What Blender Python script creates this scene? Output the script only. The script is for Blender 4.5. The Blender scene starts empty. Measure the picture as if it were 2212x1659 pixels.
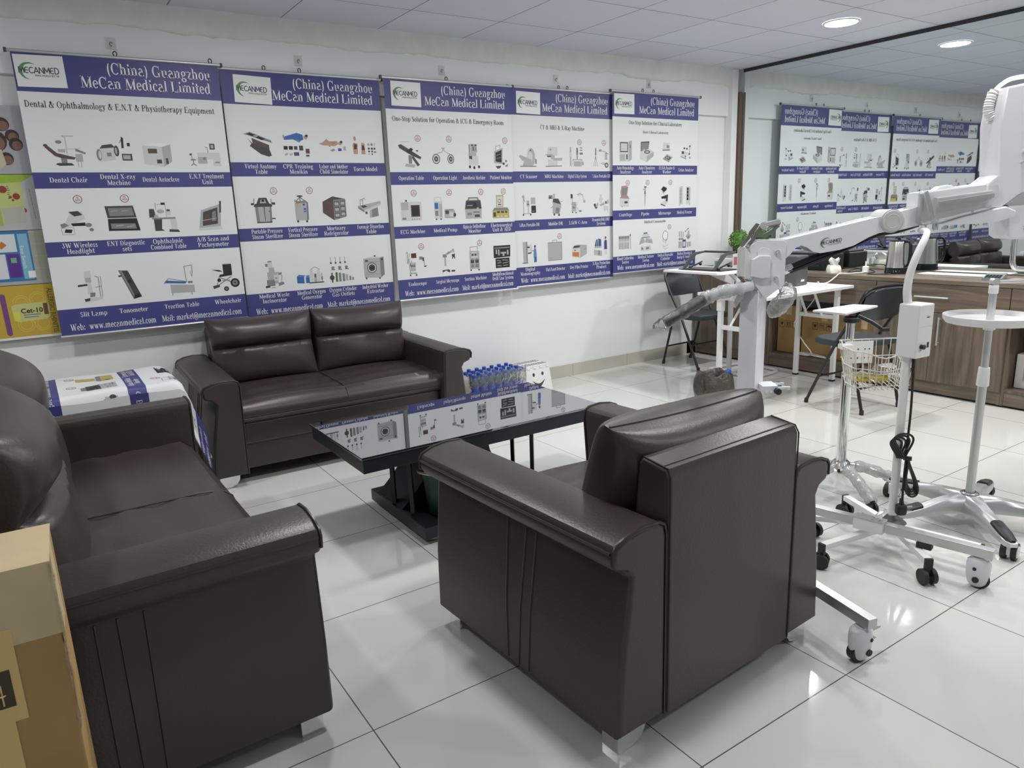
import bpy, bmesh, math, random
from mathutils import Vector, Matrix
R = math.radians
PI = math.pi
random.seed(7)
C = bpy.context.scene.collection
sc = bpy.context.scene

# ------------------------------------------------------------------ camera, world, lights, exposure
YAW, PITCH, ROLL, FPX = R(56.72403), R(13.36942), R(-2.15791), 1558.236
cam_data = bpy.data.cameras.new('camera'); cam = bpy.data.objects.new('camera', cam_data); C.objects.link(cam)
fw = Vector((math.cos(YAW)*math.cos(PITCH), math.sin(YAW)*math.cos(PITCH), -math.sin(PITCH)))
rt = Vector((math.sin(YAW), -math.cos(YAW), 0)); up = rt.cross(fw)
rt2 = math.cos(ROLL)*rt + math.sin(ROLL)*up; up2 = -math.sin(ROLL)*rt + math.cos(ROLL)*up
m = Matrix((rt2, up2, -fw)).transposed().to_4x4(); m.translation = Vector((0, 0, 1.3291))
cam.matrix_world = m
cam_data.sensor_width = 36.0; cam_data.lens = 36.0*FPX/2212; cam_data.clip_start = 0.02
sc.camera = cam
world = bpy.data.worlds.new('world'); sc.world = world; world.use_nodes = True
world.node_tree.nodes['Background'].inputs[0].default_value = (0.8, 0.85, 0.9, 1)
world.node_tree.nodes['Background'].inputs[1].default_value = 0.03
sc.view_settings.view_transform = 'Standard'; sc.view_settings.look = 'None'
sc.view_settings.gamma = 1.0; sc.view_settings.use_curve_mapping = False
sc.view_settings.exposure = 0.60
sc.cycles.max_bounces = 10; sc.cycles.diffuse_bounces = 5; sc.cycles.glossy_bounces = 6
sc.cycles.transmission_bounces = 8; sc.cycles.transparent_max_bounces = 12
sc.cycles.caustics_reflective = True; sc.cycles.caustics_refractive = False
sc.cycles.sample_clamp_indirect = 4.0
LIGHT_SPOTS = [(x, y) for y in (3.1, 1.3, -0.5) for x in (-0.64, 1.16, 2.96, 4.76) if not (y < 2 and x < 0) and not (y < 0 and x < 2)]
LAMP = {3.1: 118.0, 1.3: 112.0, -0.5: 85.0}        # emission of each row of downlights
LAMPX = {-0.64: 0.95, 1.16: 0.95, 2.96: 1.0, 4.76: 1.65}
CEIL = 2.48
MIRX = 5.515

# ------------------------------------------------------------------ materials
MATS = {}
def mat(name, col, rough=0.5, metal=0.0, spec=0.5, bump=0.0, bscale=60.0, vary=0.0, vscale=3.0, coat=0.0, alpha=1.0, emit=0.0, stretch=None, trans=0.0, bdist=0.004):
    if name in MATS: return MATS[name]
    M = bpy.data.materials.new(name); M.use_nodes = True; nt = M.node_tree; N = nt.nodes; L = nt.links
    b = N['Principled BSDF']; I = b.inputs
    I['Base Color'].default_value = (*col, 1); I['Roughness'].default_value = rough; I['Metallic'].default_value = metal
    I['Specular IOR Level'].default_value = spec; I['Coat Weight'].default_value = coat; I['Coat Roughness'].default_value = 0.08
    I['Alpha'].default_value = alpha; I['Transmission Weight'].default_value = trans
    if emit: I['Emission Color'].default_value = (*col, 1); I['Emission Strength'].default_value = emit
    if vary or bump:
        tc = N.new('ShaderNodeTexCoord'); mp = N.new('ShaderNodeMapping'); L.new(tc.outputs['Object'], mp.inputs[0])
        if stretch: mp.inputs['Scale'].default_value = stretch
    if vary:
        n = N.new('ShaderNodeTexNoise'); n.inputs['Scale'].default_value = vscale; n.inputs['Detail'].default_value = 4; L.new(mp.outputs[0], n.inputs['Vector'])
        rp = N.new('ShaderNodeValToRGB'); e = rp.color_ramp.elements
        e[0].position, e[1].position = 0.3, 0.7
        e[0].color = (*[c*(1-vary) for c in col], 1); e[1].color = (*[min(1, c*(1+vary)) for c in col], 1)
        L.new(n.outputs['Fac'], rp.inputs[0]); L.new(rp.outputs[0], I['Base Color'])
    if bump:
        n2 = N.new('ShaderNodeTexNoise'); n2.inputs['Scale'].default_value = bscale; n2.inputs['Detail'].default_value = 5; L.new(mp.outputs[0], n2.inputs['Vector'])
        bp = N.new('ShaderNodeBump'); bp.inputs['Strength'].default_value = bump; bp.inputs['Distance'].default_value = bdist
        L.new(n2.outputs['Fac'], bp.inputs['Height']); L.new(bp.outputs[0], I['Normal'])
    MATS[name] = M
    return M

def node_math(nt, op, a, b=None):
    n = nt.nodes.new('ShaderNodeMath'); n.operation = op
    for i, v in enumerate((a, b)):
        if v is None: continue
        if isinstance(v, (int, float)): n.inputs[i].default_value = v
        else: nt.links.new(v, n.inputs[i])
    return n.outputs[0]

def tile_mat(name, col, line, step, ox, oy, width, rough, vary, bump=0.0, spec=0.5, pits=0.0):
    M = bpy.data.materials.new(name); M.use_nodes = True; nt = M.node_tree; N = nt.nodes; L = nt.links
    b = N['Principled BSDF']; b.inputs['Roughness'].default_value = rough; b.inputs['Specular IOR Level'].default_value = spec
    g = N.new('ShaderNodeNewGeometry'); sp = N.new('ShaderNodeSeparateXYZ'); L.new(g.outputs['Position'], sp.inputs[0])
    ux = node_math(nt, 'DIVIDE', node_math(nt, 'SUBTRACT', sp.outputs[0], ox - 60*step), step)
    uy = node_math(nt, 'DIVIDE', node_math(nt, 'SUBTRACT', sp.outputs[1], oy - 60*step), step)
    def near(u):
        f = node_math(nt, 'FRACT', u)
        d = node_math(nt, 'MINIMUM', f, node_math(nt, 'SUBTRACT', 1.0, f))
        return node_math(nt, 'LESS_THAN', d, width/step)
    msk = node_math(nt, 'MAXIMUM', near(ux), near(uy))
    cb = N.new('ShaderNodeCombineXYZ'); L.new(node_math(nt, 'FLOOR', ux), cb.inputs[0]); L.new(node_math(nt, 'FLOOR', uy), cb.inputs[1])
    wn = N.new('ShaderNodeTexWhiteNoise'); L.new(cb.outputs[0], wn.inputs['Vector'])
    ns = N.new('ShaderNodeTexNoise'); ns.inputs['Scale'].default_value = 2.2; ns.inputs['Detail'].default_value = 6; L.new(g.outputs['Position'], ns.inputs['Vector'])
    t = node_math(nt, 'ADD', node_math(nt, 'MULTIPLY', wn.outputs['Value'], 0.5), node_math(nt, 'MULTIPLY', ns.outputs['Fac'], 0.5))
    rp = N.new('ShaderNodeValToRGB'); e = rp.color_ramp.elements
    e[0].color = (*[c*(1-vary) for c in col], 1); e[1].color = (*[c*(1+vary) for c in col], 1); L.new(t, rp.inputs[0])
    mx = N.new('ShaderNodeMix'); mx.data_type = 'RGBA'; L.new(msk, mx.inputs[0]); L.new(rp.outputs[0], mx.inputs[6]); mx.inputs[7].default_value = (*line, 1)
    L.new(mx.outputs[2], b.inputs['Base Color'])
    if bump:
        n2 = N.new('ShaderNodeTexNoise'); n2.inputs['Scale'].default_value = pits; n2.inputs['Detail'].default_value = 3; L.new(g.outputs['Position'], n2.inputs['Vector'])
        bp = N.new('ShaderNodeBump'); bp.inputs['Strength'].default_value = bump; bp.inputs['Distance'].default_value = 0.002
        L.new(n2.outputs['Fac'], bp.inputs['Height']); L.new(bp.outputs[0], b.inputs['Normal'])
    return M

def wood_mat(name, vert):
    M = bpy.data.materials.new(name); M.use_nodes = True; nt = M.node_tree; N = nt.nodes; L = nt.links
    b = N['Principled BSDF']; b.inputs['Roughness'].default_value = 0.42
    g = N.new('ShaderNodeNewGeometry'); mp = N.new('ShaderNodeMapping'); L.new(g.outputs['Position'], mp.inputs[0])
    mp.inputs['Scale'].default_value = (14, 14, 1.1) if vert else (14, 1.1, 14)
    n = N.new('ShaderNodeTexNoise'); n.inputs['Scale'].default_value = 2.4; n.inputs['Detail'].default_value = 7; n.inputs['Distortion'].default_value = 0.6
    L.new(mp.outputs[0], n.inputs['Vector'])
    rp = N.new('ShaderNodeValToRGB'); e = rp.color_ramp.elements
    e[0].position, e[1].position = 0.28, 0.72
    e[0].color = (0.095, 0.07, 0.05, 1); e[1].color = (0.215, 0.165, 0.12, 1); L.new(n.outputs['Fac'], rp.inputs[0]); L.new(rp.outputs[0], b.inputs['Base Color'])
    return M

LEATHER = mat('dark_brown_leather', (0.045, 0.034, 0.031), 0.34, bump=0.15, bscale=150, vary=0.14, vscale=2.2, spec=0.5)
PIPING = mat('leather_piping', (0.030, 0.024, 0.022), 0.36)
CHROME = mat('chrome', (0.82, 0.82, 0.82), 0.10, 1.0)
STEEL = mat('brushed_steel', (0.62, 0.6, 0.56), 0.26, 1.0)
ALU = mat('silver_aluminium', (0.60, 0.61, 0.61), 0.36, 0.75)
WHITE = mat('white_enamel', (0.74, 0.745, 0.775), 0.34, spec=0.4)
WHITE2 = mat('white_plastic', (0.80, 0.80, 0.79), 0.42)
CREAM = mat('cream_plastic', (0.74, 0.73, 0.62), 0.45)
GREYW = mat('pale_grey_plastic', (0.56, 0.55, 0.55), 0.42)
DGREY = mat('dark_grey_metal', (0.075, 0.08, 0.08), 0.42)
SLATE = mat('slate_vinyl', (0.035, 0.045, 0.05), 0.5, bump=0.2, bscale=90)
BLACKM = mat('black_metal', (0.012, 0.013, 0.014), 0.35)
BLACKG = mat('black_gloss', (0.008, 0.009, 0.012), 0.12)
RUBBER = mat('black_rubber', (0.016, 0.016, 0.018), 0.55)
BLACKGLASS = mat('black_mirror_glass', (0.42, 0.43, 0.46), 0.012, 1.0)
NAVY = mat('blue_black_laminate', (0.012, 0.014, 0.022), 0.38)
GREEN = mat('dark_green_plastic', (0.006, 0.05, 0.028), 0.35)
CARD = mat('brown_cardboard', (0.42, 0.27, 0.115), 0.8, spec=0.15, vary=0.12, vscale=5, bump=0.1, bscale=30)
CARD2 = mat('light_cardboard_patch', (0.72, 0.52, 0.23), 0.7, spec=0.15, vary=0.08, vscale=6)
TAPE = mat('packing_tape', (0.62, 0.50, 0.30), 0.45, spec=0.3, vary=0.08, vscale=7, bump=0.12, bscale=14)
INK = mat('printed_ink', (0.06, 0.045, 0.03), 0.7)
WOODH = wood_mat('walnut_laminate_horizontal', False)
WOODV = wood_mat('walnut_laminate_vertical', True)
LEAF = mat('leaf_green', (0.09, 0.22, 0.035), 0.5, vary=0.5, vscale=20)
def film_mat(name, diff, gloss, rough, bump, bscale, tint=(1, 1, 1), dcol=(.9, .92, .92)):
    # thin clear plastic: see-through with wrinkled highlights and a little haze
    M = bpy.data.materials.new(name); M.use_nodes = True; nt = M.node_tree; N = nt.nodes; L = nt.links
    N.remove(N['Principled BSDF']); out = N['Material Output']
    tr = N.new('ShaderNodeBsdfTransparent'); tr.inputs[0].default_value = (*tint, 1)
    gl = N.new('ShaderNodeBsdfGlossy'); gl.inputs['Roughness'].default_value = rough
    df = N.new('ShaderNodeBsdfDiffuse'); df.inputs[0].default_value = (*dcol, 1)
    tc = N.new('ShaderNodeTexCoord'); n = N.new('ShaderNodeTexNoise'); n.inputs['Scale'].default_value = bscale; n.inputs['Detail'].default_value = 4; L.new(tc.outputs['Object'], n.inputs['Vector'])
    bp = N.new('ShaderNodeBump'); bp.inputs['Strength'].default_value = bump; bp.inputs['Distance'].default_value = .01
    L.new(n.outputs['Fac'], bp.inputs['Height']); L.new(bp.outputs[0], gl.inputs['Normal'])
    fr = N.new('ShaderNodeFresnel'); fr.inputs[0].default_value = 1.5; L.new(bp.outputs[0], fr.inputs['Normal'])
    m1 = N.new('ShaderNodeMixShader'); L.new(node_math(nt, 'MINIMUM', node_math(nt, 'ADD', fr.outputs[0], gloss), 1.0), m1.inputs[0]); L.new(tr.outputs[0], m1.inputs[1]); L.new(gl.outputs[0], m1.inputs[2])
    m2 = N.new('ShaderNodeMixShader'); m2.inputs[0].default_value = diff; L.new(m1.outputs[0], m2.inputs[1]); L.new(df.outputs[0], m2.inputs[2]); L.new(m2.outputs[0], out.inputs[0])
    MATS[name] = M; return M
CLEAR = film_mat('clear_film', .02, .06, .08, .9, 60)
BUBBLE = film_mat('bubble_wrap_film', .26, .10, .12, 1.0, 120)
WATER = film_mat('clear_bottle_plastic', .08, .0, .06, .35, 50, (.90, .94, .98), (.7, .8, .9))
BLUE = mat('blue_cap_plastic', (0.02, 0.07, 0.40), 0.4)
BLUE2 = mat('blue_label', (0.012, 0.03, 0.33), 0.4)
BAG = mat('dark_brown_bag_film', (0.07, 0.055, 0.045), 0.25, spec=0.6, alpha=0.86, bump=0.8, bscale=24, bdist=0.02)

# ------------------------------------------------------------------ mesh helpers
class MB:
    def __init__(self): self.bm = bmesh.new(); self.mats = []; self.mi = 0; self.wn = False
    def use(self, m):
        if m not in self.mats: self.mats.append(m)
        self.mi = self.mats.index(m); return self
    def _tag(self, faces):
        for f in faces: f.material_index = self.mi; f.smooth = True
    def poly(self, pts):
        vs = [self.bm.verts.new(p) for p in pts]
        f = self.bm.faces.new(vs); self._tag([f]); return f
    def quads(self, grid, cu=False, cv=False):
        n, k = len(grid), len(grid[0])
        V = [[self.bm.verts.new(p) for p in r] for r in grid]; fs = []
        for i in range(n if cu else n-1):
            for j in range(k if cv else k-1):
                a, b, c, d = V[i][j], V[(i+1) % n][j], V[(i+1) % n][(j+1) % k], V[i][(j+1) % k]
                try: fs.append(self.bm.faces.new((a, b, c, d)))
                except ValueError: pass
        self._tag(fs); return V
    def box(self, c, s, bev=0.0, seg=2, rot=None, taper=None):
        M = Matrix.Translation(c)
        if rot is not None: M = M @ rot
        r = bmesh.ops.create_cube(self.bm, size=1.0); vs = r['verts']
        for v in vs:
            k = 1.0
            if taper and v.co.z > 0: k = taper
            v.co = Vector((v.co.x*s[0]*k, v.co.y*s[1]*k, v.co.z*s[2]))
        fs = list({f for v in vs for f in v.link_faces})
        if bev > 0:
            self.wn = True
            es = list({e for v in vs for e in v.link_edges})
            o = bmesh.ops.bevel(self.bm, geom=es, offset=bev, offset_type='OFFSET', segments=seg, profile=0.5, affect='EDGES')
            vs = list({v for f in o['faces'] for v in f.verts} | {v for v in vs if v.is_valid})
            fs = list({f for v in vs for f in v.link_faces})
        for v in vs: v.co = M @ v.co
        self._tag(fs); return fs
    def rbox(self, lo, hi, bev=0.0, seg=2):
        return self.box([(a+b)/2 for a, b in zip(lo, hi)], [b-a for a, b in zip(lo, hi)], bev, seg)
    def tube(self, path, r, n=10, caps=True, closed=False, flat=None):
        P = [Vector(p) for p in path]; k = len(P); rings = []
        prev = None
        for i in range(k):
            if closed: t = P[(i+1) % k] - P[i-1]
            else: t = P[min(i+1, k-1)] - P[max(i-1, 0)]
            t.normalize()
            if prev is None:
                a = Vector((0, 0, 1)) if abs(t.z) < 0.9 else Vector((1, 0, 0))
                u = t.cross(a).normalized()
            else: u = (prev - t*prev.dot(t)).normalized()
            w = t.cross(u); prev = u
            rr = r[i] if isinstance(r, (list, tuple)) else r
            f = flat if flat else 1.0
            rings.append([P[i] + u*math.cos(2*PI*j/n)*rr + w*math.sin(2*PI*j/n)*rr*f for j in range(n)])
        V = self.quads(rings, cu=closed, cv=True)
        if caps and not closed:
            self._tag([self.bm.faces.new(V[0][::-1]), self.bm.faces.new(V[-1])])
    def cyl(self, a, b, r, r2=None, n=20): self.tube([a, b], [r, r if r2 is None else r2], n)
    def lathe(self, prof, c=(0, 0, 0), n=24, cap0=False, cap1=False, sx=1.0, sy=1.0):
        V = self.quads([[(c[0]+r*math.cos(2*PI*j/n)*sx, c[1]+r*math.sin(2*PI*j/n)*sy, c[2]+z) for j in range(n)] for r, z in prof], cv=True)
        if cap0: self._tag([self.bm.faces.new(V[0][::-1])])
        if cap1: self._tag([self.bm.faces.new(V[-1])])
    def prism(self, pts, a, b, fn, bev=0.0, seg=2):
        # pts: 2D outline; fn(u, v, t) gives the 3D point; extruded from t=a to t=b
        A = [self.bm.verts.new(fn(u, v, a)) for u, v in pts]; B = [self.bm.verts.new(fn(u, v, b)) for u, v in pts]
        k = len(pts); fs = [self.bm.faces.new(A[::-1]), self.bm.faces.new(B)]
        for i in range(k): fs.append(self.bm.faces.new((A[i], A[(i+1) % k], B[(i+1) % k], B[i])))
        bmesh.ops.recalc_face_normals(self.bm, faces=fs)
        if bev > 0:
            self.wn = True
            es = list({e for f in fs[:2] for e in f.edges})
            o = bmesh.ops.bevel(self.bm, geom=es, offset=bev, offset_type='OFFSET', segments=seg, profile=0.5, affect='EDGES')
            vs = {v for f in o['faces'] for v in f.verts} | {v for v in A+B if v.is_valid}
            fs = list({f for v in vs for f in v.link_faces})
        self._tag(fs)
    def ball(self, c, r, n=14, s=(1, 1, 1)):
        o = bmesh.ops.create_uvsphere(self.bm, u_segments=n, v_segments=max(6, n//2), radius=r)
        for v in o['verts']: v.co = Vector((v.co.x*s[0]+c[0], v.co.y*s[1]+c[1], v.co.z*s[2]+c[2]))
        self._tag({f for v in o['verts'] for f in v.link_faces})
    def build(self, name, m=None, parent=None, sharp=40, loc=None, label=None):
        me = bpy.data.meshes.new(name)
        if self.mats:
            for x in self.mats: me.materials.append(x)
        elif m: me.materials.append(m)
        bmesh.ops.recalc_face_normals(self.bm, faces=[f for f in self.bm.faces]) if not getattr(self, 'keep', False) else None
        self.bm.to_mesh(me); self.bm.free()
        me.set_sharp_from_angle(angle=R(sharp))
        o = bpy.data.objects.new(name, me); C.objects.link(o)
        if self.wn:
            w = o.modifiers.new('weighted', 'WEIGHTED_NORMAL'); w.keep_sharp = True; w.weight = 100
        if parent: o.parent = parent
        if loc: o.location = loc
        if label: o['label'] = label
        return o

def tag(o, label=None, cat=None, group=None, kind=None):
    if label: o['label'] = label
    if cat: o['category'] = cat
    if group: o['group'] = group
    if kind: o['kind'] = kind
    return o
def thing(name, label, cat, loc=(0, 0, 0), rz=0.0, group=None):
    o = bpy.data.objects.new(name, None); o.empty_display_size = 0.1; C.objects.link(o)
    o.location = loc; o.rotation_euler = (0, 0, rz)
    return tag(o, label, cat, group)
def struct(mb, name, m=None, parent=None):
    o = mb.build(name, m, parent)
    if not parent: o['kind'] = 'structure'
    return o
def copy_tree(o, parent=None):
    c = o.copy(); C.objects.link(c)
    if parent: c.parent = parent
    for ch in list(o.children): copy_tree(ch, c)
    return c
def XZ(y0=0.0): return lambda u, v, t: (u, t, v)
def bez(p0, p1, p2, p3, n=12):
    out = []
    for i in range(n+1):
        t = i/n; s = 1-t
        out.append(tuple(s**3*a + 3*s*s*t*b + 3*s*t*t*c + t**3*d for a, b, c, d in zip(p0, p1, p2, p3)))
    return out
def smooth_path(pts, n=6):
    P = [Vector(p) for p in pts]; out = []
    for i in range(len(P)-1):
        a = P[max(i-1, 0)]; b = P[i]; c = P[i+1]; d = P[min(i+2, len(P)-1)]
        for k in range(n):
            t = k/n
            out.append(0.5*((2*b) + (c-a)*t + (2*a-5*b+4*c-d)*t*t + (3*b-a-3*c+d)*t**3))
    out.append(P[-1]); return out

# ------------------------------------------------------------------ room shell
FLOORM = tile_mat('polished_floor_tile', (0.63, 0.635, 0.60), (0.10, 0.095, 0.085), 0.6, 1.1738, 1.0102, 0.0017, 0.068, 0.05, bump=0.035, pits=38, spec=0.55)
CEILM = tile_mat('ceiling_panel', (0.66, 0.69, 0.775), (0.2, 0.2, 0.22), 0.61, 2.07, 3.45, 0.0035, 0.7, 0.06, bump=0.3, pits=30)
WALLM = mat('white_paint', (0.79, 0.805, 0.805), 0.6, bump=0.06, bscale=25, vary=0.02, vscale=1.5)
PLASTER = mat('rough_grey_plaster', (0.74, 0.735, 0.725), 0.85, bump=0.4, bscale=22, vary=0.05, vscale=9, bdist=0.012)
SKIRT = mat('skirting_tile', (0.50, 0.49, 0.42), 0.2, vary=0.05)
X0, X1, Y0, Y1 = -2.2, 5.60, -3.2, 4.60
b = MB(); b.rbox((X0-.1, Y0-.1, -.1), (X1+.1, Y1+.1, 0)); struct(b, 'floor', FLOORM)
b = MB(); b.rbox((X0-.1, Y0-.1, CEIL), (X1+.1, Y1+.1, CEIL+.1)); struct(b, 'ceiling', CEILM)
b = MB(); b.rbox((X0-.1, Y1, 0), (X1+.1, Y1+.1, CEIL)); struct(b, 'wall_back', WALLM)
b = MB(); b.rbox((MIRX+.02, Y0, 0), (X1+.1, Y1, CEIL)); struct(b, 'wall_right', WALLM)
b = MB(); b.rbox((X0-.1, Y0, 0), (X0, Y1, CEIL)); struct(b, 'wall_left', WALLM)
b = MB(); b.rbox((X0, Y0-.1, 0), (MIRX+.02, Y0, CEIL)); struct(b, 'wall_front', WALLM)
# upper wall stands proud above z 2.09, with a shadow line under it
b = MB(); b.rbox((X0, 4.565, 2.09), (MIRX-.02, 4.60, CEIL), .006); struct(b, 'trim_1', WALLM)
# torn plaster band under the ceiling: wavy lower edge
b = MB(); xs = [X0 + i*(MIRX-.02-X0)/160 for i in range(161)]
rr = random.Random(3); low = [2.353 + 0.006*math.sin(i*.35) + rr.uniform(-.006, .006) + (-.014 if 132 < i < 146 else 0) for i in range(161)]
g = [[(x, 4.565, CEIL), (x, 4.535, CEIL), (x, 4.535 + rr.uniform(-.002, .004), (CEIL+l)/2), (x, 4.542, l+.01), (x, 4.552, l), (x, 4.566, l-.003)] for x, l in zip(xs, low)]
b.quads(g); struct(b, 'trim_2', PLASTER)
# white jamb and brown strip at the edge of the mirror
b = MB(); b.rbox((5.40, 4.52, 0.80), (5.475, 4.60, CEIL), .008); struct(b, 'trim_3', WALLM)
b = MB(); b.rbox((5.478, 4.50, 0.80), (5.512, 4.53, 2.29), .003); struct(b, 'trim_4', mat('brown_strip_wood', (0.13, 0.085, 0.06), 0.6))
b = MB(); k = 0
for i in range(13):
    xa = 4.218 - .6*8 + .6*i
    b.rbox((max(X0, xa+.001), 4.588, 0), (min(4.96, xa+.599), 4.60, .10), .002)
struct(b, 'baseboard_back', SKIRT)

# ------------------------------------------------------------------ ceiling downlights
GLOW = mat('lamp_glow', (1.0, 0.99, 0.95), 0.5, emit=1.0)
RIM = mat('lamp_rim', (0.8, 0.8, 0.8), 0.4)
first = {}
for (x, y) in LIGHT_SPOTS:
    if (x, y) not in first:
        gm = bpy.data.materials.new('lamp_glow_%g_%g' % (x, y)); gm.use_nodes = True
        P = gm.node_tree.nodes['Principled BSDF'].inputs
        P['Emission Color'].default_value = (1.0, 0.99, 0.975, 1); P['Emission Strength'].default_value = LAMP[y]*LAMPX[x]; P['Base Color'].default_value = (.8, .8, .8, 1)
        first[(x, y)] = gm
    t = thing('ceiling_downlight', 'round flush white ceiling downlight, lit', 'ceiling light', (x, y, CEIL), 0, 'round ceiling downlights')
    if (x, y) == (4.76, 3.1): t['label'] = 'lit round downlight in the ceiling in front of the big mirror'
    b = MB(); b.lathe([(.100, -.004), (.0, -.0045)], n=32); b.build('lamp_disc', first[(x, y)], t)
    b = MB(); b.lathe([(.100, -.004), (.102, -.009), (.108, -.008), (.115, -.003), (.116, -.0003)], n=32); b.build('rim', RIM, t)

# ------------------------------------------------------------------ upholstery
def pillow_mb(w, h, d, groove=None, seed=0, gus=.16, top=0.0, pw=.55):
    b = MB(); nu, nv = 34, 34; rr = random.Random(seed); ph = [rr.uniform(0, 6.3) for _ in range(8)]
    def pt(u, v, s):
        e = max(0.0, (1-abs(u)**3.0)*(1-abs(v)**3.2)); t = gus+(1-gus)*e**pw
        if groove is not None:
            q = math.exp(-((v-groove)/.055)**2); t *= 1-.62*q
            if v > groove: t += top*math.sin(PI*(v-groove)/(1-groove))
            # gathers run down from the seam
            if v < groove:
                t += .055*math.exp((v-groove)/.22)*math.sin(u*21+ph[0]+1.4*math.sin(u*5+ph[1]))*(1-abs(u)**4)
        t += .018*math.sin(u*6+ph[2]+v*3)*e + .016*math.sin(v*9+ph[3]+u*4)*e
        x = w/2*u*(1-.045*(1-abs(v)**2)*abs(u)**3); z = h/2*v*(1-.05*(1-abs(u)**2)*abs(v)**3)
        return (x, s*d/2*t, z)
    us = [math.sin(PI/2*(-1+2*i/nu)) for i in range(nu+1)]; vs = [math.sin(PI/2*(-1+2*i/nv)) for i in range(nv+1)]
    for s in (-1, 1): b.quads([[pt(u, v, s) for v in vs] for u in us])
    ring = [(u, -1) for u in us] + [(1, v) for v in vs[1:]] + [(u, 1) for u in us[-2::-1]] + [(-1, v) for v in vs[-2:0:-1]]
    b.quads([[pt(u, v, s) for s in (-1, 1)] for u, v in ring], cu=True)
    bmesh.ops.remove_doubles(b.bm, verts=b.bm.verts[:], dist=0.0004)
    return b

def sofa(name, label, cat, loc, rz, seat_w, n, D=0.86, cush_h=0.46, cush_d=0.24, back_top=0.725, seams=True, AH=0.60, tilt=10, gus=.22, top=.12, cb=0.0, cz=0.0, pw=.55, shear=.05):
    T = thing(name, label, cat, (loc[0], loc[1], 0), rz); A = .165; W = seat_w + 2*A; f = -D/2
    prof = [(.0, .065), (.012, .25), (.044, AH-.115), (.030, AH-.092), (-.004, AH-.080), (-.016, AH-.060), (-.016, AH-.035), (-.006, AH-.018), (.03, AH-.004), (.085, AH+.004), (.14, AH), (.158, AH-.010), (A, AH-.035), (A, .065)]
    for s in (-1, 1):
        fn = lambda u, v, t: (s*(W/2-u), t - (shear*(v/.6) if t < 0 else 0), v)
        b = MB(); b.prism(prof, f, D/2, fn, .014, 3)
        arm = b.build('arm', LEATHER, T, 35)
        b = MB()
        for t in (f+.004, D/2-.003):
            b.tube([fn(u, v, t) for u, v in [(-.014, AH-.065)]+prof[6:]], .0042, 6)
        edge = [(-.0155, AH-.038)]
        b.tube([fn(-.0155, AH-.036, f+.01 + (D-.02)*i/8) for i in range(9)], .0042, 6)
        b.build('piping', PIPING, arm)
        if seams:
            b = MB()
            for q in (-.045, 0.0, .045):
                def side(v): return .012+(v-.25)/(AH-.365)*.032 if v > .25 else .012*(v-.065)/.185
                b.tube([fn(side(v)-.0005, v, q+.02) for v in (.07, .16, .25, .35, AH-.12)], .0028, 5)
            b.build('side_seam', PIPING, arm)
    # back panel
    b = MB(); bw = seat_w/2
    b.prism([(D/2+.004, .065), (D/2+.004, back_top-.02), (D/2-.006, back_top), (D/2-.085, back_top+.012), (D/2-.098, back_top-.005), (D/2-.14, .30), (D/2-.14, .065)], -bw+.002, bw-.002, lambda u, v, t: (t, u, v), .010, 3)
    bk = b.build('backrest', LEATHER, T, 35)
    b = MB()
    for s in (-1, 1): b.tube([(s*(bw-.004), D/2+.005, .07), (s*(bw-.004), D/2+.005, back_top-.02), (s*(bw-.006), D/2-.006, back_top+.001), (s*(bw-.006), D/2-.083, back_top+.012)], .0024, 6)
    b.tube([(-bw+.006, D/2-.022, back_top+.003), (bw-.006, D/2-.022, back_top+.003)], .0018, 5)
    b.build('piping', PIPING, bk)
    # base and seat
    b = MB(); b.rbox((-bw, f+.045, .075), (bw, D/2-.15, .215), .012); b.rbox((-bw, f+.035, .205), (bw, D/2-.15, .33), .02, 3); b.build('base', LEATHER, T, 35)
    b = MB(); nx, ny = 14*n, 16; sw = seat_w
    def seat(u, v):
        # u across, v runs from the back edge over the front roll
        x = -bw + sw*u; dip = 0.012*math.sin(PI*((u*n) % 1.0 if 0 < u < 1 else 0))
        y = D/2-.15 - v*(D-.15-.05)
        z = .432 + dip - .004*math.sin(v*26+u*5)*(1 if v > .35 else .4)
        return (x, y, z)
    roll = [(f+.035, .42), (f+.012, .402), (f+.004, .375), (f+.010, .345), (f+.03, .325), (f+.10, .315)]
    g = []
    for i in range(nx+1):
        u = i/nx; row = [seat(u, j/ny) for j in range(ny+1)] + [(-bw+sw*u, y, z) for y, z in roll]
        g.append(row)
    b.quads(g); sc_ = b.build('seat_cushion', LEATHER, T, 60)
    b = MB()
    for k in range(1, n): b.tube([(-bw+sw*k/n, D/2-.19-j*(D-.30)/12, .4355) for j in range(13)] + [(-bw+sw*k/n, f+.045, .428), (-bw+sw*k/n, f+.032, .421), (-bw+sw*k/n, f+.011, .402), (-bw+sw*k/n, f+.003, .375)], .0028, 5)
    b.tube([(-bw+.01, f+.006, .352), (bw-.01, f+.006, .352)], .0022, 5)
    b.build('stitching', PIPING, sc_)
    # loose back cushions
    cw = (seat_w+.05)/n
    for k in range(n):
        b = pillow_mb(cw, cush_h, cush_d, .12 if n > 1 else None, 11+k+len(name), gus, top, pw)
        o = b.build('back_cushion', LEATHER, T, 70)
        o.location = (-bw-.025 + cw*(k+.5), D/2-.165-cush_d*.36-.015+cb, .425+cush_h/2*.98+cz); o.rotation_euler = (R(-tilt), R(random.uniform(-1.2, 1.2)), R(random.uniform(-2, 2)))
    for sx in (-1, 1):
        for sy in (-1, 1):
            b = MB(); px, py = sx*(W/2-.075), sy*(D/2-.055)
            b.prism([(-.05, .066), (.05, .066), (.052, .0), (.0, .0), (-.03, .012), (-.046, .036)], -.03, .03, lambda u, v, t: (px+u*sx, py+t*1.0, v), .002)
            b.build('foot', CHROME, T, 30)
    return T
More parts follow.
